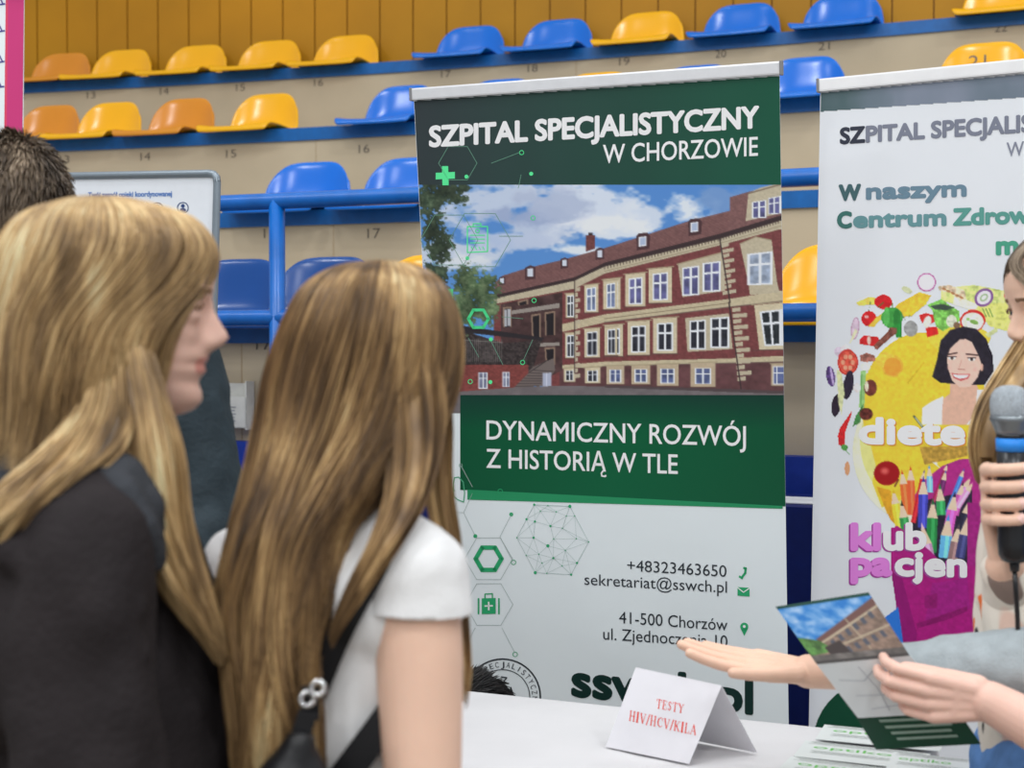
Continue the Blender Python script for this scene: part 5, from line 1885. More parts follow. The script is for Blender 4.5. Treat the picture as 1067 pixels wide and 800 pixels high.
# lower strap hangs in front of the hair and carries the rings
mb = MB()
lp = [on_shirt(328, 722, .012).lerp(bagpt(324, 724), .6), bagpt(321, 742), bagpt(316, 758), bagpt(310, 775)]
for p_, q_ in zip(lp, lp[1:]):
    mb.box((p_ + q_) / 2, .018, .004, (p_ - q_).length * 1.1, Matrix.Rotation(math.atan2(q_.x - p_.x, q_.z - p_.z), 3, 'Y'), .001)
mb.build('strap_end', M_STRAP, BG)
for (px, py, rr) in ((331, 717, .0062), (320, 728, .0062)):
    c = bagpt(px, py)
    MB().tube([c + Vector((math.cos(t) * rr, .002 * math.sin(t), math.sin(t) * rr)) for t in [2 * math.pi * k / 16 for k in range(17)]], .0024, 8).build('ring', M_STEEL, BG, True)
mb = MB()
capsule(mb, bagpt(312, 776), .016, bagpt(300, 815), .030, 20)
capsule(mb, bagpt(300, 815), .030, bagpt(296, 960), .045, 20)
capsule(mb, bagpt(322, 800), .016, bagpt(360, 960), .045, 20)
remesh(mb, 'bag_body', mat('black leather', (20, 20, 22), rough=0.42, spec=0.4, var=0.2, bump=.15, bscale=90), BG, .005, 3)

# ------------------------------------------------------------------ short haired man in dark jacket, far left
M_ = empty('person', (V(25, 400, 2.15).x, 2.15, 0), 'short-haired man in dark jacket seen from behind at the left edge', 'person')
MM = head_frame(V(14, 298, 2.13), Vector((-.25, 1, 0)), 0.08, 0, 1.0)
mb = MB()
head_mesh(mb, MM)
capsule(mb, V(14, 330, 2.15), .062, V(14, 250, 2.13), .056)
mh = V(25, 780, 2.15)
for p0, r0, p1, r1 in ((V(-60, 420, 2.15), .10, V(110, 420, 2.15), .10), (V(25, 440, 2.15), .13, V(25, 700, 2.15), .13), (V(-90, 362, 2.15), .05, V(140, 362, 2.15), .05)):
    capsule(mb, p0, r0, p1, r1)
mlegs = [(mh + Vector((s * .09, 0, 0)), mh + Vector((s * .10, 0, -.40)), Vector((mh.x + s * .10, 2.15, .09))) for s in (-1, 1)]
for a_, b_, c_ in mlegs:
    capsule(mb, a_, .085, b_, .058)
    capsule(mb, b_, .058, c_, .042)
marm = [(V(168, 372, 2.13), V(206, 540, 2.08), V(210, 700, 1.95)), (V(-118, 372, 2.15), V(-160, 560, 2.10), V(-150, 700, 2.0))]
for a_, b_, c_ in marm:
    capsule(mb, a_, .055, b_, .042)
    capsule(mb, b_, .042, c_, .03)
    hand(mb, c_, (c_ - b_), (1 if c_.x < -.6 else -1, 0, 0), (0, 1, 0), [(20, 30, 20)] * 4)
remesh(mb, 'body', [SKIN, LIPS, BROW], M_, .0045, 2, sel=face_sel(MM))
mb = MB()
for p0, r0, p1, r1 in ((V(-70, 420, 2.15), .125, V(120, 420, 2.15), .125), (V(-50, 440, 2.15), .12, V(-40, 760, 2.15), .12), (V(100, 440, 2.15), .12, V(90, 760, 2.15), .12), (V(-95, 352, 2.15), .075, V(20, 318, 2.15), .085), (V(20, 318, 2.15), .085, V(145, 352, 2.15), .075)):
    capsule(mb, p0, r0, p1, r1, 20)
for k in range(12):
    a_, b_ = math.radians(k * 30), math.radians(k * 30 + 30)
    cc_ = V(14, 288, 2.14)
    capsule(mb, cc_ + Vector((.075 * math.cos(a_), .07 * math.sin(a_), 0)), .022, cc_ + Vector((.075 * math.cos(b_), .07 * math.sin(b_), 0)), .022, 10)
remesh(mb, 'jacket', mat('black jacket', (26, 27, 30), rough=0.75, spec=0.2, var=0.15, bump=.2, bscale=120), M_, .007, 3, wrinkle=(.008, 9, (1, 1, 1)))
for (a_, b_, c_), nm in zip(marm, ('sleeve', 'sleeve')):
    mb = MB()
    capsule(mb, a_, .088, a_.lerp(b_, .5), .080, 22)
    capsule(mb, a_.lerp(b_, .5), .080, b_, .074, 22)
    capsule(mb, b_, .074, b_.lerp(c_, .85), .055, 22)
    remesh(mb, nm, mat('petrol sleeve', (36, 47, 53), rough=0.7, spec=0.25, var=0.15, bump=.2, bscale=120), M_, .006, 3, wrinkle=(.008, 11, (1, 1, 1)))
mb = MB()
for a_, b_, c_ in mlegs:
    capsule(mb, a_ + Vector((0, 0, .05)), .115, b_, .075)
    capsule(mb, b_, .075, c_ + Vector((0, 0, .02)), .062)
remesh(mb, 'trousers', JEAN, M_, .008, 3)
for a_, b_, c_ in mlegs:
    mb = MB()
    capsule(mb, (c_.x, c_.y - .03, .048), .044, (c_.x, c_.y + .15, .038), .037)
    capsule(mb, (c_.x, c_.y - .03, .045), .044, (c_.x, c_.y, .09), .046)
    remesh(mb, 'shoe', M_BLACK, M_, .007, 2)


def short_hair(name, M, m, parent, n, ln, zmin, seed, r=.0008, droop=.5, pick=None):
    """short strands growing out of the scalp of the head placed by M, swept down and back"""
    rg = np.random.default_rng(seed)
    paths, rad = [], []
    while len(paths) < n:
        z = .06 + rg.random() * .1622
        th = rg.random() * 2 * math.pi
        f, b, w = interp(FRONT, z), interp(BACK, z), interp(HALFW, z)
        cs, sn = math.cos(th), math.sin(th)
        y = -f * cs if cs > 0 else -b * cs
        x = w * sn
        lim = zmin + max(0, cs) * (.175 - zmin) ** 1.0
        if z < lim + (.03 if abs(sn) > .8 and z < .1 else 0):
            continue
        nv = Vector((x / .07 ** 2, y / .1 ** 2, (z - .12) / .1 ** 2)).normalized()
        if pick and not pick(x, y, z):
            continue
        p = Vector((x, y, z))
        cl = mnoise.noise(p * 38) , mnoise.noise(p * 38 + Vector((9, 3, 5)))
        dn = Vector((.6 * cl[0], .55 + .6 * cl[1], -1))
        dn = (dn - nv * dn.dot(nv)).normalized()
        d = (nv * .55 + dn * .6 + Vector((rg.normal(), rg.normal(), rg.normal())) * .13).normalized()
        l = ln * (.6 + .6 * rg.random()) * (.45 if z < .09 else 1)
        pts = []
        for k in range(7):
            pts.append(np.array(M @ p))
            d = (d * (1 - droop * .35) + dn * droop * .35 + nv * .02).normalized()
            p = p + d * l / 6
        paths.append(np.array(pts))
        rad.append(r * (.7 + .6 * rg.random()))
    return strands_mesh(paths, rad, name, m, parent)


short_hair('hair', MM, BROWN, M_, 6500, .034, .062, 4, r=.0011, droop=.9)
eyes(MM, M_)

# ------------------------------------------------------------------ dark haired person crouching behind the table
K_ = empty('person', (V(500, 700, 3.06).x, 3.06, 0), 'crouching person, only dark hair showing above the far table edge', 'person')
kc = V(497, 687, 3.06)
KM = head_frame(Vector((kc.x, 3.04, .728 - .2225)), Vector((-.3, -1, 0)), .25, 0, 1.0)
mb = MB()
head_mesh(mb, KM)
capsule(mb, (kc.x, 3.09, 0.560), .05, (kc.x, 3.11, 0.460), .052)
capsule(mb, (kc.x, 3.11, 0.380), .10, (kc.x, 3.12, 0.160), .10)
for s in (-1, 1):
    capsule(mb, (kc.x + s * .10, 3.11, 0.430), .05, (kc.x + s * .15, 3.02, 0.240), .04)
    capsule(mb, (kc.x + s * .15, 3.02, 0.240), .04, (kc.x + s * .10, 2.93, 0.320), .03)
    capsule(mb, (kc.x + s * .08, 3.12, 0.130), .08, (kc.x + s * .12, 2.95, 0.360), .06)
    capsule(mb, (kc.x + s * .12, 2.95, 0.360), .055, (kc.x + s * .11, 3.07, 0.036), .042)
    capsule(mb, (kc.x + s * .11, 3.09, 0.036), .044, (kc.x + s * .12, 2.95, 0.036), .036)
remesh(mb, 'body', [SKIN, LIPS, BROW], K_, .006, 2, sel=face_sel(KM))
mb = MB()
capsule(mb, (kc.x, 3.11, 0.390), .125, (kc.x, 3.12, 0.160), .125)
for s in (-1, 1):
    capsule(mb, (kc.x + s * .10, 3.11, 0.430), .065, (kc.x + s * .15, 3.02, 0.240), .055)
    capsule(mb, (kc.x + s * .08, 3.12, 0.140), .095, (kc.x + s * .12, 2.96, 0.350), .075)
    capsule(mb, (kc.x + s * .12, 2.96, 0.350), .07, (kc.x + s * .11, 3.07, 0.060), .056)
remesh(mb, 'clothes', M_BLACK, K_, .007, 3)
short_hair('hair', KM, DARK, K_, 5000, .05, .05, 12, r=.0012, droop=1.0)

# ------------------------------------------------------------------ table with white cloth
fa, fb = TPL.hit(470, 716), TPL.hit(820, 752)
tu = (fb - fa).normalized()
tv = Vector((-tu.y, tu.x, 0))                       # towards the banners
tl_, tr_ = fa - tu * 0.42, fa + tu * ((0.735 - fa.x) / tu.x)
W_, D_ = (tr_ - tl_).length, 0.62
ctr = (tl_ + tr_) / 2 - tv * D_ / 2
rotT = Matrix((tu, tv, Vector((0, 0, 1)))).transposed()
TB = empty('folding_table', (ctr.x, ctr.y, 0), 'folding table hidden under the long white cloth', 'table')
MB().box((ctr.x, ctr.y, TABLE_Z - .022), W_ - .03, D_ - .03, .03, rotT, .006).build('tabletop', mat('grey laminate', (170, 170, 168), var=0.05), TB)
for sx in (-1, 1):
    for sy in (-1, 1):
        c = Vector((ctr.x, ctr.y, 0)) + tu * sx * (W_ / 2 - .12) + tv * sy * (D_ / 2 - .1)
        MB().tube([(c.x, c.y, 0.0), (c.x, c.y, TABLE_Z - .036)], .015, 10).build('leg', M_BLACK, TB, True)
vs, fs = [], []
nx, ny, nd = 90, 34, 14
ring = []
for j in range(ny + 1):
    for i in range(nx + 1):
        p = tl_ + tu * (W_ * i / nx) - tv * (D_ * j / ny)
        e = min(i, nx - i, j, ny - j)
        z = TABLE_Z + (0.0012 * mnoise.noise(Vector((p.x * 7, p.y * 7, 1))) + .0008 * mnoise.noise(Vector((p.x * 26, p.y * 12, 4)))) * min(1, e / 3) - (.004 if e == 0 else 0)
        vs.append((p.x, p.y, z))
for j in range(ny):
    for i in range(nx):
        a_ = j * (nx + 1) + i
        fs.append((a_, a_ + nx + 1, a_ + nx + 2, a_ + 1))
edge = [(i, 0) for i in range(nx)] + [(nx, j) for j in range(ny)] + [(i, ny) for i in range(nx, 0, -1)] + [(0, j) for j in range(ny, 0, -1)]
prev = [j * (nx + 1) + i for i, j in edge]
for d in range(1, nd + 1):
    cur = []
    for k, (i, j) in enumerate(edge):
        b = Vector(vs[j * (nx + 1) + i])
        out = (-tu if i == 0 else tu if i == nx else Vector()) + (tv if j == 0 else -tv if j == ny else Vector())
        out = out.normalized() if out.length else out
        t = d / nd
        fold = .010 + .014 * t * (1 + math.sin(k * .55 + 1.3 * math.sin(k * .17)))
        q = b + out * fold
        vs.append((q.x, q.y, TABLE_Z - .004 - .66 * t))
        cur.append(len(vs) - 1)
    m = len(edge)
    for k in range(m):
        fs.append((prev[k], prev[(k + 1) % m], cur[(k + 1) % m], cur[k]))
    prev = cur
tag(mesh('tablecloth', vs, fs, mat('white tablecloth', (192, 191, 192), rough=0.75, spec=0.2, var=0.02, scale=10, bump=.05, bscale=400), None, True),
    'white cloth covering the long table in front of the green banner', 'tablecloth')

# ------------------------------------------------------------------ folded tent card
CARD = mat('white card', (201, 200, 204), rough=0.55, spec=0.25, var=0.02)
lift = Vector((0, 0, .0035))
FL, FR = TPL.hit(631, 780) + lift, TPL.hit(718, 798) + lift
RR = TPL.hit(789, 786) + lift
RL = FL + (RR - FR)
TRc = V(752, 714, (FR.y + RR.y) / 2)
TLc = Plane(FL, FR, TRc).hit(662.5, 695)
tc_ = empty('tent_card', ((FL.x + RR.x) / 2, (FL.y + RR.y) / 2, FL.z), 'white folded tent card with red TESTY lettering on the tablecloth', 'table sign')
MB().slab([FL, FR, TRc, TLc], .0008).build('front_panel', CARD, tc_)
MB().slab([RR, RL, TLc, TRc], .0008).build('back_panel', CARD, tc_)
SER = {  # serif capitals as strokes: x0 y0 x1 y1 width
    'T': [(.5, 0, .5, 1, .17), (.02, .97, .98, .97, .07), (.03, .97, .03, .74, .07), (.97, .97, .97, .74, .07), (.3, .02, .7, .02, .05)],
    'E': [(.25, 0, .25, 1, .17), (.05, .97, .88, .97, .07), (.05, .03, .92, .03, .07), (.25, .52, .65, .52, .07), (.88, .97, .88, .76, .06), (.92, .03, .94, .28, .06), (.65, .66, .65, .38, .06)],
    'S': [(.78, .95, .78, .70, .05), (.76, .82, .5, .97, .08), (.5, .97, .24, .82, .12), (.24, .82, .24, .68, .13), (.24, .68, .74, .40, .17), (.74, .40, .76, .2, .14), (.76, .2, .5, .03, .12), (.5, .03, .2, .18, .08), (.17, .30, .17, .03, .05)],
    'Y': [(.12, .97, .5, .48, .17), (.88, .97, .5, .48, .08), (.5, 0, .5, .5, .17), (0, .97, .32, .97, .05), (.7, .97, 1, .97, .05), (.3, .02, .7, .02, .05)],
    'H': [(.2, 0, .2, 1, .16), (.8, 0, .8, 1, .16), (.2, .5, .8, .5, .07), (.02, .97, .38, .97, .05), (.62, .97, .98, .97, .05), (.02, .03, .38, .03, .05), (.62, .03, .98, .03, .05)],
    'I': [(.5, 0, .5, 1, .32), (.1, .97, .9, .97, .05), (.1, .03, .9, .03, .05)],
    'V': [(.12, .97, .52, .02, .17), (.88, .97, .52, .02, .07), (0, .97, .34, .97, .05), (.68, .97, 1, .97, .05)],
    '/': [(.1, -.05, .9, 1.02, .14)],
    'C': [(.9, .95, .9, .68, .05), (.88, .8, .6, .97, .08), (.6, .97, .28, .82, .12), (.28, .82, .16, .5, .17), (.16, .5, .28, .18, .17), (.28, .18, .6, .03, .12), (.6, .03, .92, .2, .08)],
    'K': [(.2, 0, .2, 1, .16), (.85, .97, .28, .45, .07), (.42, .56, .86, .02, .17), (.02, .97, .38, .97, .05), (.66, .97, .98, .97, .05), (.02, .03, .38, .03, .05), (.66, .03, 1, .03, .05)],
    'L': [(.25, 0, .25, 1, .17), (.05, .97, .45, .97, .05), (.05, .03, .9, .03, .07), (.9, .03, .93, .3, .06)],
    'A': [(.5, .98, .1, .02, .07), (.5, .98, .88, .02, .17), (.24, .34, .72, .34, .06), (0, .03, .26, .03, .05), (.7, .03, 1, .03, .05)],
}
SW = {'I': .42, '/': .36, 'T': .72, 'E': .68, 'S': .56, 'L': .66}
fpl = Plane(FL, FR, TRc)
def serif(word, p0, p1, h, a):
    ws = [SW.get(ch, .8) for ch in word]
    tot = sum(ws) + .1 * (len(word) - 1)
    x = 0.0
    L = math.hypot(p1[0] - p0[0], p1[1] - p0[1])
    ux, uy = (p1[0] - p0[0]) / L, (p1[1] - p0[1]) / L
    for ch, w in zip(word, ws):
        for x0, y0, x1, y1, t in SER[ch]:
            f = lambda X, Y: (p0[0] + ux * (x + X * w) / tot * L + .33 * Y * h * .35, p0[1] + uy * (x + X * w) / tot * L - Y * h)
            a.line([f(x0, y0), f(x1, y1)], t * h * (.8 if ch == 'I' and t > .2 else 1.0) * .62, (206, 62, 48))
        x += w + .1
a = Art(fpl, .0006)
serif('TESTY', (683.5, 737.5), (712, 743), 9.5, a)
serif('HIV/HCV/KILA', (655, 750.5), (725, 766), 10.5, a)
a.build('lettering', tc_)

# ------------------------------------------------------------------ leaflets fanned on the cloth
PAPER = mat('leaflet paper', (192, 197, 195), rough=0.5, spec=0.25, var=0.02)
LEAF = [((858, 762), (985, 768), 'topmost of the fan, nearest the far table edge', .0060, 0.05),
        ((838, 778), (968, 786), 'second of the fan from the far table edge', .0045, 0.02),
        ((822, 794), (950, 806), 'third of the fan from the far table edge', .0030, -.02),
        ((806, 812), (920, 830), 'nearest the camera, cut by the bottom edge', .0015, -.05),
        ((930, 792), (1000, 797), 'beside the fan under the brochure hand', .0075, .04)]
for k, (p0, p1, where, dz, tw) in enumerate(LEAF):
    o_, e_ = TPL.hit(*p0), TPL.hit(*p1)
    ax = (tu + tv * (tw - .02)).normalized()
    ay = Vector((-ax.y, ax.x, 0))
    Lw = .205 if k < 4 else .13
    Lh = .10
    z0 = TABLE_Z + .003 + dz
    o_ = Vector((o_.x, o_.y, z0))
    lf = empty('leaflet', o_ + ax * Lw / 2, 'white leaflet with green wordmark, ' + where, 'leaflet', 'leaflets fanned on the white tablecloth')
    MB().box(o_ + ax * Lw / 2 - ay * (Lh / 2 - .012), Lw, Lh, .0012, Matrix((ax, ay, Vector((0, 0, 1)))).transposed(), .0004).build('sheet', PAPER, lf)
    pt = lambda u, v: o_ + ax * (u * Lw) - ay * (v * Lh - .012) + Vector((0, 0, .0009))
    b = MB()
    for v, u0, u1 in ((.04, .05, .95), (.09, .08, .97), (.15, .04, .9), (.56, .1, .92), (.62, .12, .95), (.68, .1, .93)):
        b.add([pt(u0, v), pt(u1, v), pt(u1, v + .014), pt(u0, v + .014)], [(0, 3, 2, 1)])
    b.build('text_lines', ink(110, 118, 112), lf)
    vs, fs = text_geo('optiko')
    vs = [pt(.10 + x * .62, .42 - y * .17) for x, y in vs]
    mesh('wordmark', vs, fs, ink(86, 168, 70), lf)

# ------------------------------------------------------------------ presenter on the right
A_ = empty('person', (V(1120, 700, 2.12).x, 2.12, 0), 'presenter at right edge in pale denim and cream patterned blouse, open hand held out', 'person')
af = Vector((-1, -.10, 0)).normalized()
nose = V(1058, 348, 2.10)
AM = head_frame(nose - af * .103 + Vector((0, 0, -.066)), af, .17, 0, 1.0)
mb = MB()
head_mesh(mb, AM, 1.05)
ac = AM @ Vector((0, .02, .05))
chest = V(1108, 560, 2.12)
capsule(mb, ac, .048, chest + Vector((0.02, 0, .10)), .052)
hipA = V(1100, 850, 2.06)
capsule(mb, chest, .09, V(1105, 700, 2.1), .09)
capsule(mb, V(1105, 700, 2.1), .09, hipA, .095)
# left arm reaching out, palm up
shLA, elLA, wrLA = V(1185, 520, 1.98), V(1122, 694, 1.91), V(842, 700, 2.12)
capsule(mb, shLA, .045, elLA, .040)
capsule(mb, elLA, .040, elLA.lerp(wrLA, .45), .0365, 20)
capsule(mb, elLA.lerp(wrLA, .45), .0365, elLA.lerp(wrLA, .8), .0285, 20)
capsule(mb, elLA.lerp(wrLA, .8), .0285, wrLA + Vector((0, 0, .001)), .0255, 20)
f_ = (V(706, 679, 2.14) - wrLA).normalized()
tipsA = hand(mb, wrLA, f_, Vector((.14, -.22, .97)), Vector((0, -.97, -.22)), [(5, 7, 6), (5, 6, 5), (3, 4, 4), (0, 2, 3)], 1.02, spread=(.08, .015, -.045, -.085), thumb=(.84, .0, .42))
# right arm folded up to the microphone
MA, MBt = V(1053, 420, 1.95), V(1057, 586, 1.935)
axm = (MA - MBt).normalized()
shRA, elRA, wrRA = V(1135, 520, 2.27), V(1085, 720, 2.20), V(1047, 590, 1.985)
capsule(mb, shRA, .045, elRA, .038)
capsule(mb, elRA, .038, wrRA, .027)
def mic_pt(py, ang, r):
    t = (py - 420) / 166.0
    c = MA.lerp(MBt, t)
    return c + Vector((math.cos(math.radians(ang)) * r, math.sin(math.radians(ang)) * r, 0))
tipsM = []
for k, (py, r_) in enumerate(((489, .0092), (507, .0095), (525, .0092), (541, .0082))):
    pl_ = [(88, .042), (128, .039), (165, .0345), (205, .0315), (240, .0300), (266, .0298), (284 - 5 * k, .0295)]
    pts_ = [mic_pt(py + 3 - i, a_, r) for i, (a_, r) in enumerate(pl_)]
    for i, (p_, q_) in enumerate(zip(pts_, pts_[1:])):
        capsule(mb, p_, r_ * (1.05 - .02 * i), q_, r_ * (1.03 - .02 * i), 12)
    tipsM.append((pts_[-1], (pts_[-1] - pts_[-2]).normalized(), r_ * .92, mic_pt(py, 284 - 5 * k, 0)))
    capsule(mb, pts_[0], .0125, wrRA + Vector((-.004 + .003 * k, .004, .012)), .017, 14)
    capsule(mb, pts_[1], .0105, wrRA + Vector((-.010, -.006, .018)), .016, 14)
for (y0, a0, r0), (y1, a1, r1), rr in (((566, 60, .036), (522, 40, .036), .0135), ((522, 40, .036), (492, 5, .031), .0108), ((492, 5, .031), (474, -28, .0285), .0092)):
    capsule(mb, mic_pt(y0, a0, r0), rr, mic_pt(y1, a1, r1), rr * .92, 12)
# legs
legA = [(hipA + Vector((.0, s * .085, 0)), hipA + Vector((.02, s * .09, -.40)), Vector((hipA.x + .04, hipA.y + s * .09, .09))) for s in (-1, 1)]
for a_, b_, c_ in legA:
    capsule(mb, a_, .075, b_, .052)
    capsule(mb, b_, .052, c_, .036)
remesh(mb, 'body', [SKIN, LIPS, BROW], A_, .0023, 2, sel=face_sel(AM))
eyes(AM, A_)
for tp, d, r in tipsA[:4]:
    pass
for tp, d, r, cc_ in tipsM:
    nail('nail', tp, d, tp - cc_, r, A_, NAIL)

# cream blouse with a scattered print
m = bpy.data.materials.new('cream patterned fabric')
m.use_nodes = True
nt = m.node_tree
pb_ = nt.nodes['Principled BSDF']
tcn = nt.nodes.new('ShaderNodeTexCoord')
def blotch(prev, col, sc, off, thr):
    mp = nt.nodes.new('ShaderNodeMapping')
    mp.inputs['Location'].default_value = off
    mp.inputs['Scale'].default_value = (1, 1, .62)
    nz = nt.nodes.new('ShaderNodeTexNoise')
    nz.inputs['Scale'].default_value = sc
    nz.inputs['Detail'].default_value = 1.5
    cr = nt.nodes.new('ShaderNodeValToRGB')
    cr.color_ramp.elements[0].position = thr
    cr.color_ramp.elements[1].position = thr + .015
    mx = nt.nodes.new('ShaderNodeMix')
    mx.data_type = 'RGBA'
    nt.links.new(tcn.outputs['Object'], mp.inputs[0])
    nt.links.new(mp.outputs[0], nz.inputs[0])
    nt.links.new(nz.outputs[0], cr.inputs[0])
    nt.links.new(cr.outputs[0], mx.inputs[0])
    if prev is None:
        mx.inputs[6].default_value = alb(208, 200, 188)
    else:
        nt.links.new(prev, mx.inputs[6])
    mx.inputs[7].default_value = alb(*col)
    return mx.outputs[2]
o_ = None
for col, sc, off, thr in (((206, 176, 160), 9, (0, 0, 0), .56), ((128, 112, 104), 13, (3, 1, 2), .61), ((40, 38, 40), 15, (7, 4, 1), .645), ((214, 104, 44), 20, (1, 9, 5), .66)):
    o_ = blotch(o_, col, sc, off, thr)
nt.links.new(o_, pb_.inputs['Base Color'])
pb_.inputs['Roughness'].default_value = .7
pb_.inputs['Specular IOR Level'].default_value = .2
BLOUSE = m
mb = MB()
for p0, r0, p1, r1 in ((V(1102, 520, 2.11), .105, V(1102, 620, 2.10), .118), (V(1102, 620, 2.10), .118, V(1104, 740, 2.09), .112), (V(1104, 740, 2.09), .112, V(1106, 830, 2.07), .116), (V(1120, 480, 2.12), .065, V(1104, 540, 2.12), .10),
                       (V(1066, 520, 2.05), .045, V(1058, 640, 2.03), .050), (V(1058, 640, 2.03), .050, V(1066, 740, 2.02), .045), (V(1056, 500, 2.09), .040, V(1050, 620, 2.06), .046)):
    capsule(mb, p0, r0, p1, r1, 22)
remesh(mb, 'blouse', BLOUSE, A_, .005, 4, wrinkle=(.009, 12, (1, 1, .6)))
DENIM = mat('pale denim', (150, 158, 161), rough=0.8, spec=0.15, var=0.05, scale=60, bump=.2, bscale=220)
mb = MB()
for p0, r0, p1, r1 in ((shLA, .066, shLA.lerp(elLA, .5), .064), (shLA.lerp(elLA, .5), .064, elLA, .062), (elLA, .060, elLA.lerp(wrLA, .30), .050), (elLA.lerp(wrLA, .30), .050, elLA.lerp(wrLA, .66), .039)):
    capsule(mb, p0, r0, p1, r1, 22)
sl = remesh(mb, 'sleeve', DENIM, A_, .004, 3, wrinkle=(.006, 18, (1, 1, 1)))
dA = (wrLA - elLA).normalized()
cut(sl, elLA.lerp(wrLA, .56), (dA + Vector((.25, 0, -.42))).normalized())
mb = MB()
for p0, r0, p1, r1 in ((V(1180, 500, 2.12), .11, V(1185, 760, 2.12), .12), (shRA, .066, elRA, .058), (elRA, .056, elRA.lerp(wrRA, .72), .044), (V(1150, 470, 2.02), .06, V(1160, 470, 2.2), .06)):
    capsule(mb, p0, r0, p1, r1, 22)
remesh(mb, 'jacket', DENIM, A_, .006, 3, wrinkle=(.008, 14, (1, 1, 1)))
mb = MB()
capsule(mb, elRA.lerp(wrRA, .6), .046, elRA.lerp(wrRA, .93), .038, 22)
remesh(mb, 'cuff', BLOUSE, A_, .005, 3, wrinkle=(.006, 16, (1, 1, 1)))
mb = MB()
JB = mat('light blue jeans', (92, 132, 186), rough=0.8, spec=0.15, var=0.15, scale=30, bump=.2, bscale=220)
capsule(mb, hipA + Vector((.01, -.05, .06)), .118, hipA + Vector((.01, .05, .06)), .118, 22)
for a_, b_, c_ in legA:
    capsule(mb, a_, .105, b_, .072)
    capsule(mb, b_, .072, c_ + Vector((0, 0, .03)), .060)
remesh(mb, 'trousers', JB, A_, .006, 3, wrinkle=(.005, 14, (1, 1, 1)))
for a_, b_, c_ in legA:
    mb = MB()
    capsule(mb, (c_.x + .03, c_.y, .045), .040, (c_.x - .13, c_.y, .036), .034)
    capsule(mb, (c_.x + .03, c_.y, .04), .040, (c_.x, c_.y, .09), .042)
    remesh(mb, 'shoe', mat('white trainer', (190, 190, 188), rough=0.6, var=0.06), A_, .006, 2)
hair_mass('hair', [(1130, 232, 4, 2.10, .006, 0), (1129, 238, 40, 2.10, .05, 0), (1128, 254, 62, 2.10, .074, 0), (1127, 276, 76, 2.10, .088, 0), (1128, 306, 79, 2.10, .094, 30), (1132, 360, 76, 2.10, .098, 78), (1140, 430, 78, 2.11, .10, 84), (1146, 520, 80, 2.13, .10, 86)],
          186, BROWN, A_, n=2400, r=.0011, clumps=70, seed=21, wav=.006, core=.90)
hair_mass('hair', [(1098, 300, 18, 2.13, .03, 0), (1090, 345, 26, 2.10, .035, 0), (1070, 385, 31, 2.07, .035, 0), (1052, 420, 34, 2.05, .032, 0), (1040, 452, 30, 2.04, .028, 0), (1032, 480, 20, 2.04, .02, 0), (1026, 504, 9, 2.04, .012, 0)],
          0, BLONDE, A_, n=1300, r=.0011, clumps=24, seed=22, wav=.006, core=.8, end=(.82, 1.0), layer=(.3, 1.0))

# ------------------------------------------------------------------ microphone
MC = empty('microphone', MBt, 'black handheld microphone with grey mesh head and blue ring, gripped at right', 'microphone')
def mic_prof(rows, name, m_, n=28):
    vs, fs = [], []
    for py, r in rows:
        c = MA.lerp(MBt, (py - 420) / 166.0)
        for k in range(n):
            t = 2 * math.pi * k / n
            vs.append(c + Vector((math.cos(t) * r, math.sin(t) * r, 0)))
    for i in range(len(rows) - 1):
        for k in range(n):
            fs.append((i * n + (k + 1) % n, i * n + k, (i + 1) * n + k, (i + 1) * n + (k + 1) % n))
    fs.append(tuple(range(n)))
    fs.append(tuple((len(rows) - 1) * n + k for k in range(n))[::-1])
    return mesh(name, vs, fs, m_, MC, True)
GM_ = mat('grey wire mesh', (170, 178, 184), rough=0.45, spec=0.5, metal=0.4, var=0.25, scale=500, bump=.6, bscale=900)
mic_prof([(401, .004), (402, .012), (405, .0195), (410, .0245), (417, .0272), (424, .0275), (431, .0268), (433, .0262)], 'mesh_head', GM_)
mic_prof([(432.8, .0275), (437, .0280), (440, .0262), (447, .0225), (452, .0205)], 'collar', mat('silver collar', (120, 126, 130), rough=.3, spec=.5, metal=.6, var=.05))
MBK = mat('black satin plastic', (20, 21, 24), rough=0.28, spec=0.5, var=0.1)
mic_prof([(451.5, .0205), (456.8, .0204)], 'neck', MBK)
mic_prof([(456.5, .0208), (470, .0207)], 'blue_band', mat('blue ring', (44, 130, 220), rough=.4, var=.04))
mic_prof([(469.8, .0204), (500, .0206), (540, .0212), (566, .0215), (578, .0205), (584, .017), (586, .010)], 'handle', MBK)
ce = V(1061, 668, 1.95)
MB().tube([MBt + axm * .002, MBt - axm * .012], [.0075, .006], 12).build('cable_plug', MBK, MC, True)
MB().tube([MBt - axm * .01, MBt - axm * .04 + Vector((.001, 0, 0)), V(1060, 640, 1.94), ce, V(1070, 760, 1.90), V(1100, 900, 1.88)], .0034, 10).build('cable', MBK, MC, True)

# ------------------------------------------------------------------ colleague holding the leaflet, mostly outside the frame
B_ = empty('person', (1.25, 1.72, 0), 'person mostly outside the right edge, bare forearm holding the folded brochure', 'person')
wrB, elB = V(1032, 731, 1.87), V(1215, 832, 1.80)
shB = Vector((1.06, 1.72, 1.22))
mb = MB()
capsule(mb, shB, .048, elB, .042)
capsule(mb, elB, .044, elB.lerp(wrB, .45), .040, 20)
capsule(mb, elB.lerp(wrB, .45), .040, wrB, .0275, 20)
fB = (V(950, 722, 1.885) - wrB).normalized()
tipsB = hand(mb, wrB, fB, Vector((.1, 1, .12)), Vector((0, 0, 1)), [(20, 40, 26), (22, 42, 26), (26, 42, 26), (32, 44, 26)], .95, spread=(.04, .01, -.02, -.06), thumb=(.93, .40, .05))
HB = head_frame(Vector((1.16, 1.72, 1.36)), Vector((-1, .1, 0)), .3, 0, 1.0)
head_mesh(mb, HB)
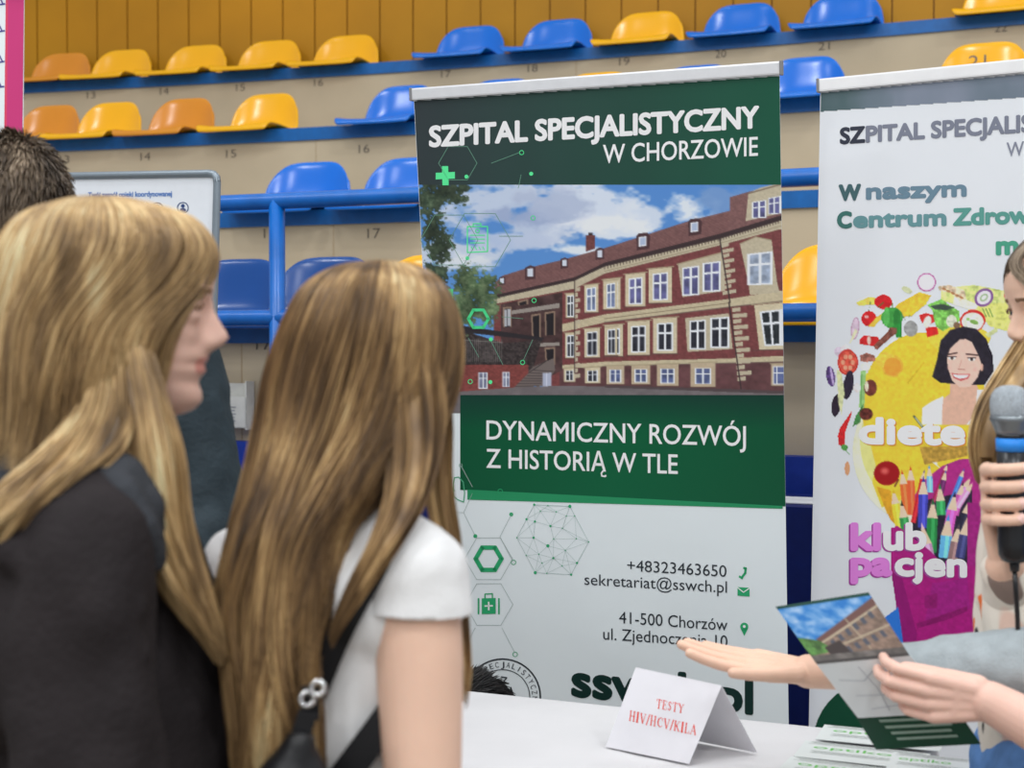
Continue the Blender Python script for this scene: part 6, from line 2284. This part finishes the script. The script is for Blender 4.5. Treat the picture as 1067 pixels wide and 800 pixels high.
capsule(mb, (1.19, 1.72, 1.26), .055, HB @ Vector((0, .02, .05)), .05)
capsule(mb, (1.22, 1.72, 1.14), .11, (1.28, 1.72, .9), .11)
for s in (-1, 1):
    capsule(mb, (1.28, 1.72 + s * .09, .88), .085, (1.27, 1.72 + s * .09, .48), .056)
    capsule(mb, (1.27, 1.72 + s * .09, .48), .056, (1.30, 1.72 + s * .09, .09), .04)
remesh(mb, 'body', [SKIN2, LIPS, BROW], B_, .0025, 2, sel=face_sel(HB))
mb = MB()
capsule(mb, (1.21, 1.72, 1.16), .135, (1.28, 1.72, .9), .135)
capsule(mb, shB, .075, shB.lerp(elB, .45), .066)
capsule(mb, (1.2, 1.84, 1.2), .07, (1.26, 1.90, .95), .055)
capsule(mb, (1.26, 1.90, .95), .055, (1.18, 1.90, .80), .045)
remesh(mb, 'shirt', mat('blue work shirt', (70, 110, 170), rough=.8, var=.1), B_, .007, 3)
mb = MB()
for s in (-1, 1):
    capsule(mb, (1.28, 1.72 + s * .09, .90), .11, (1.27, 1.72 + s * .09, .48), .075)
    capsule(mb, (1.27, 1.72 + s * .09, .48), .075, (1.30, 1.72 + s * .09, .11), .06)
remesh(mb, 'trousers', JEAN, B_, .008, 3)
for s in (-1, 1):
    mb = MB()
    capsule(mb, (1.32, 1.72 + s * .09, .045), .042, (1.17, 1.72 + s * .09, .038), .036)
    remesh(mb, 'shoe', M_BLACK, B_, .007, 2)
short_hair('hair', HB, BROWN, B_, 2500, .06, .055, 31, r=.0013, droop=.8)
# ring on a finger of that hand
kr = wrB + fB * .108 - Vector((0, 0, .004))

# ------------------------------------------------------------------ folded brochure in that hand
BR = empty('brochure', V(900, 700, 1.955), 'folded leaflet with building photo, map and dark green panel, held up by the bare hand', 'brochure')
Q1 = [V(808, 632, 2.02), V(905, 617, 1.99), V(948, 683, 1.94), V(851, 692, 1.97)]
Q2 = [Q1[3], Q1[2], V(1000, 742, 1.955), V(894, 748, 1.985)]
Q3 = [V(889, 742, 1.992), V(996, 737, 1.962), V(1022, 775, 1.99), V(913, 781, 2.02)]
WP = mat('glossy leaflet paper', (204, 210, 212), rough=.35, spec=.35, var=.02)
for q, nm, m_ in ((Q1, 'photo_panel', WP), (Q2, 'map_panel', WP), (Q3, 'green_panel', mat('green leaflet panel', (14, 66, 46), rough=.35, spec=.35, var=.08))):
    nn = (q[1] - q[0]).cross(q[2] - q[0]).normalized()
    if nn.dot(EYE - q[0]) < 0:
        nn = -nn
    MB().slab(q, .0006, nn).build(nm, m_, BR)
def bil(q, off):
    nn = (q[1] - q[0]).cross(q[2] - q[0]).normalized()
    if nn.dot(EYE - q[0]) < 0:
        nn = -nn
    return lambda u, v: (q[0].lerp(q[1], u)).lerp(q[3].lerp(q[2], u), v) + nn * off
b_ = bil(Q1, .0005)
pc = Pic(0, 0, 100, 70)
nzz = pc.noise(10, 8, 3, 3)
pc.a = np.stack([40 + 150 * np.clip(nzz * 1.6 - .5, 0, 1), 120 + 90 * np.clip(nzz * 1.6 - .5, 0, 1), 196 + 40 * np.clip(nzz * 1.6 - .5, 0, 1)], -1)
pc.m[:] = 1
pc.poly([(0, 0), (100, 0), (100, 4), (0, 4)], (20, 70, 60))
pc.poly([(18, 44), (100, 8), (100, 70), (0, 70), (0, 60), (14, 58)], (134, 112, 98), n=pc.noise(5, 4, 8, 3), amp=.3)
pc.poly([(18, 42), (100, 6), (100, 14), (18, 47)], (112, 78, 72))
pc.line(18, 48, 100, 15, 1.6, (198, 184, 156)); pc.line(20, 56, 100, 36, 1.4, (186, 172, 146)); pc.line(60, 24, 66, 58, 1.2, (180, 166, 140))
for k in range(6):
    for (y0, dy) in ((46, -5.2), (57, -3.2)):
        x = 30 + k * 11
        pc.poly([(x, y0 + dy * k * .95), (x + 5, y0 + dy * (k + .4) * .95), (x + 5.4, y0 + 7 + dy * (k + .4) * .95), (x + .4, y0 + 7 + dy * k * .95)], (84, 86, 96))
pc.poly([(0, 38), (8, 40), (20, 44), (26, 52), (20, 58), (0, 60)], (84, 128, 64), n=pc.noise(4, 4, 9, 2), amp=.5)
pc.poly([(20, 52), (40, 46), (44, 60), (22, 62)], (64, 54, 52))
pc.poly([(0, 60), (100, 60), (100, 70), (0, 70)], (104, 98, 94), n=nzz, amp=.5)
pc.poly([(0, 66), (100, 66), (100, 70), (0, 70)], (70, 66, 64))
pc.build('photo_print', lambda x, y: b_(min(max((x - .5) / 99, 0), 1), min(max((y - .5) / 69, 0), 1)), BR, k=.92)
b2_ = bil(Q2, .0005)
b = MB()
rg = random.Random(7)
def ribbon(b, bf, pts, w):
    for (u0, v0), (u1, v1) in zip(pts, pts[1:]):
        L = math.hypot(u1 - u0, v1 - v0) or 1
        nx_, ny_ = -(v1 - v0) / L * w, (u1 - u0) / L * w
        b.add([bf(u0 + nx_, v0 + ny_), bf(u1 + nx_, v1 + ny_), bf(u1 - nx_, v1 - ny_), bf(u0 - nx_, v0 - ny_)], [(0, 1, 2, 3)])
for pts_ in ([(.1, .3), (.35, .35), (.5, .2), (.8, .25)], [(.4, .1), (.42, .5), (.36, .9)], [(.55, .15), (.62, .55), (.56, .9)], [(.15, .6), (.5, .62), (.9, .5)], [(.2, .85), (.55, .8), (.9, .85)], [(.75, .1), (.72, .5), (.8, .9)]):
    ribbon(b, b2_, pts_, .006)
b.build('map_lines', ink(170, 176, 182), BR)
b = MB()
b.add([b2_(.62, .60), b2_(.72, .63), b2_(.68, .80)], [(0, 1, 2)])
b.build('map_marker', ink(70, 150, 90), BR)
b3_ = bil(Q3, .0005)
b = MB()
for v, u0, u1 in ((.25, .2, .8), (.42, .22, .86), (.58, .24, .82), (.74, .26, .84)):
    ribbon(b, b3_, [(u0, v), (u1, v)], .035)
b.build('text_lines', ink(140, 164, 150), BR)
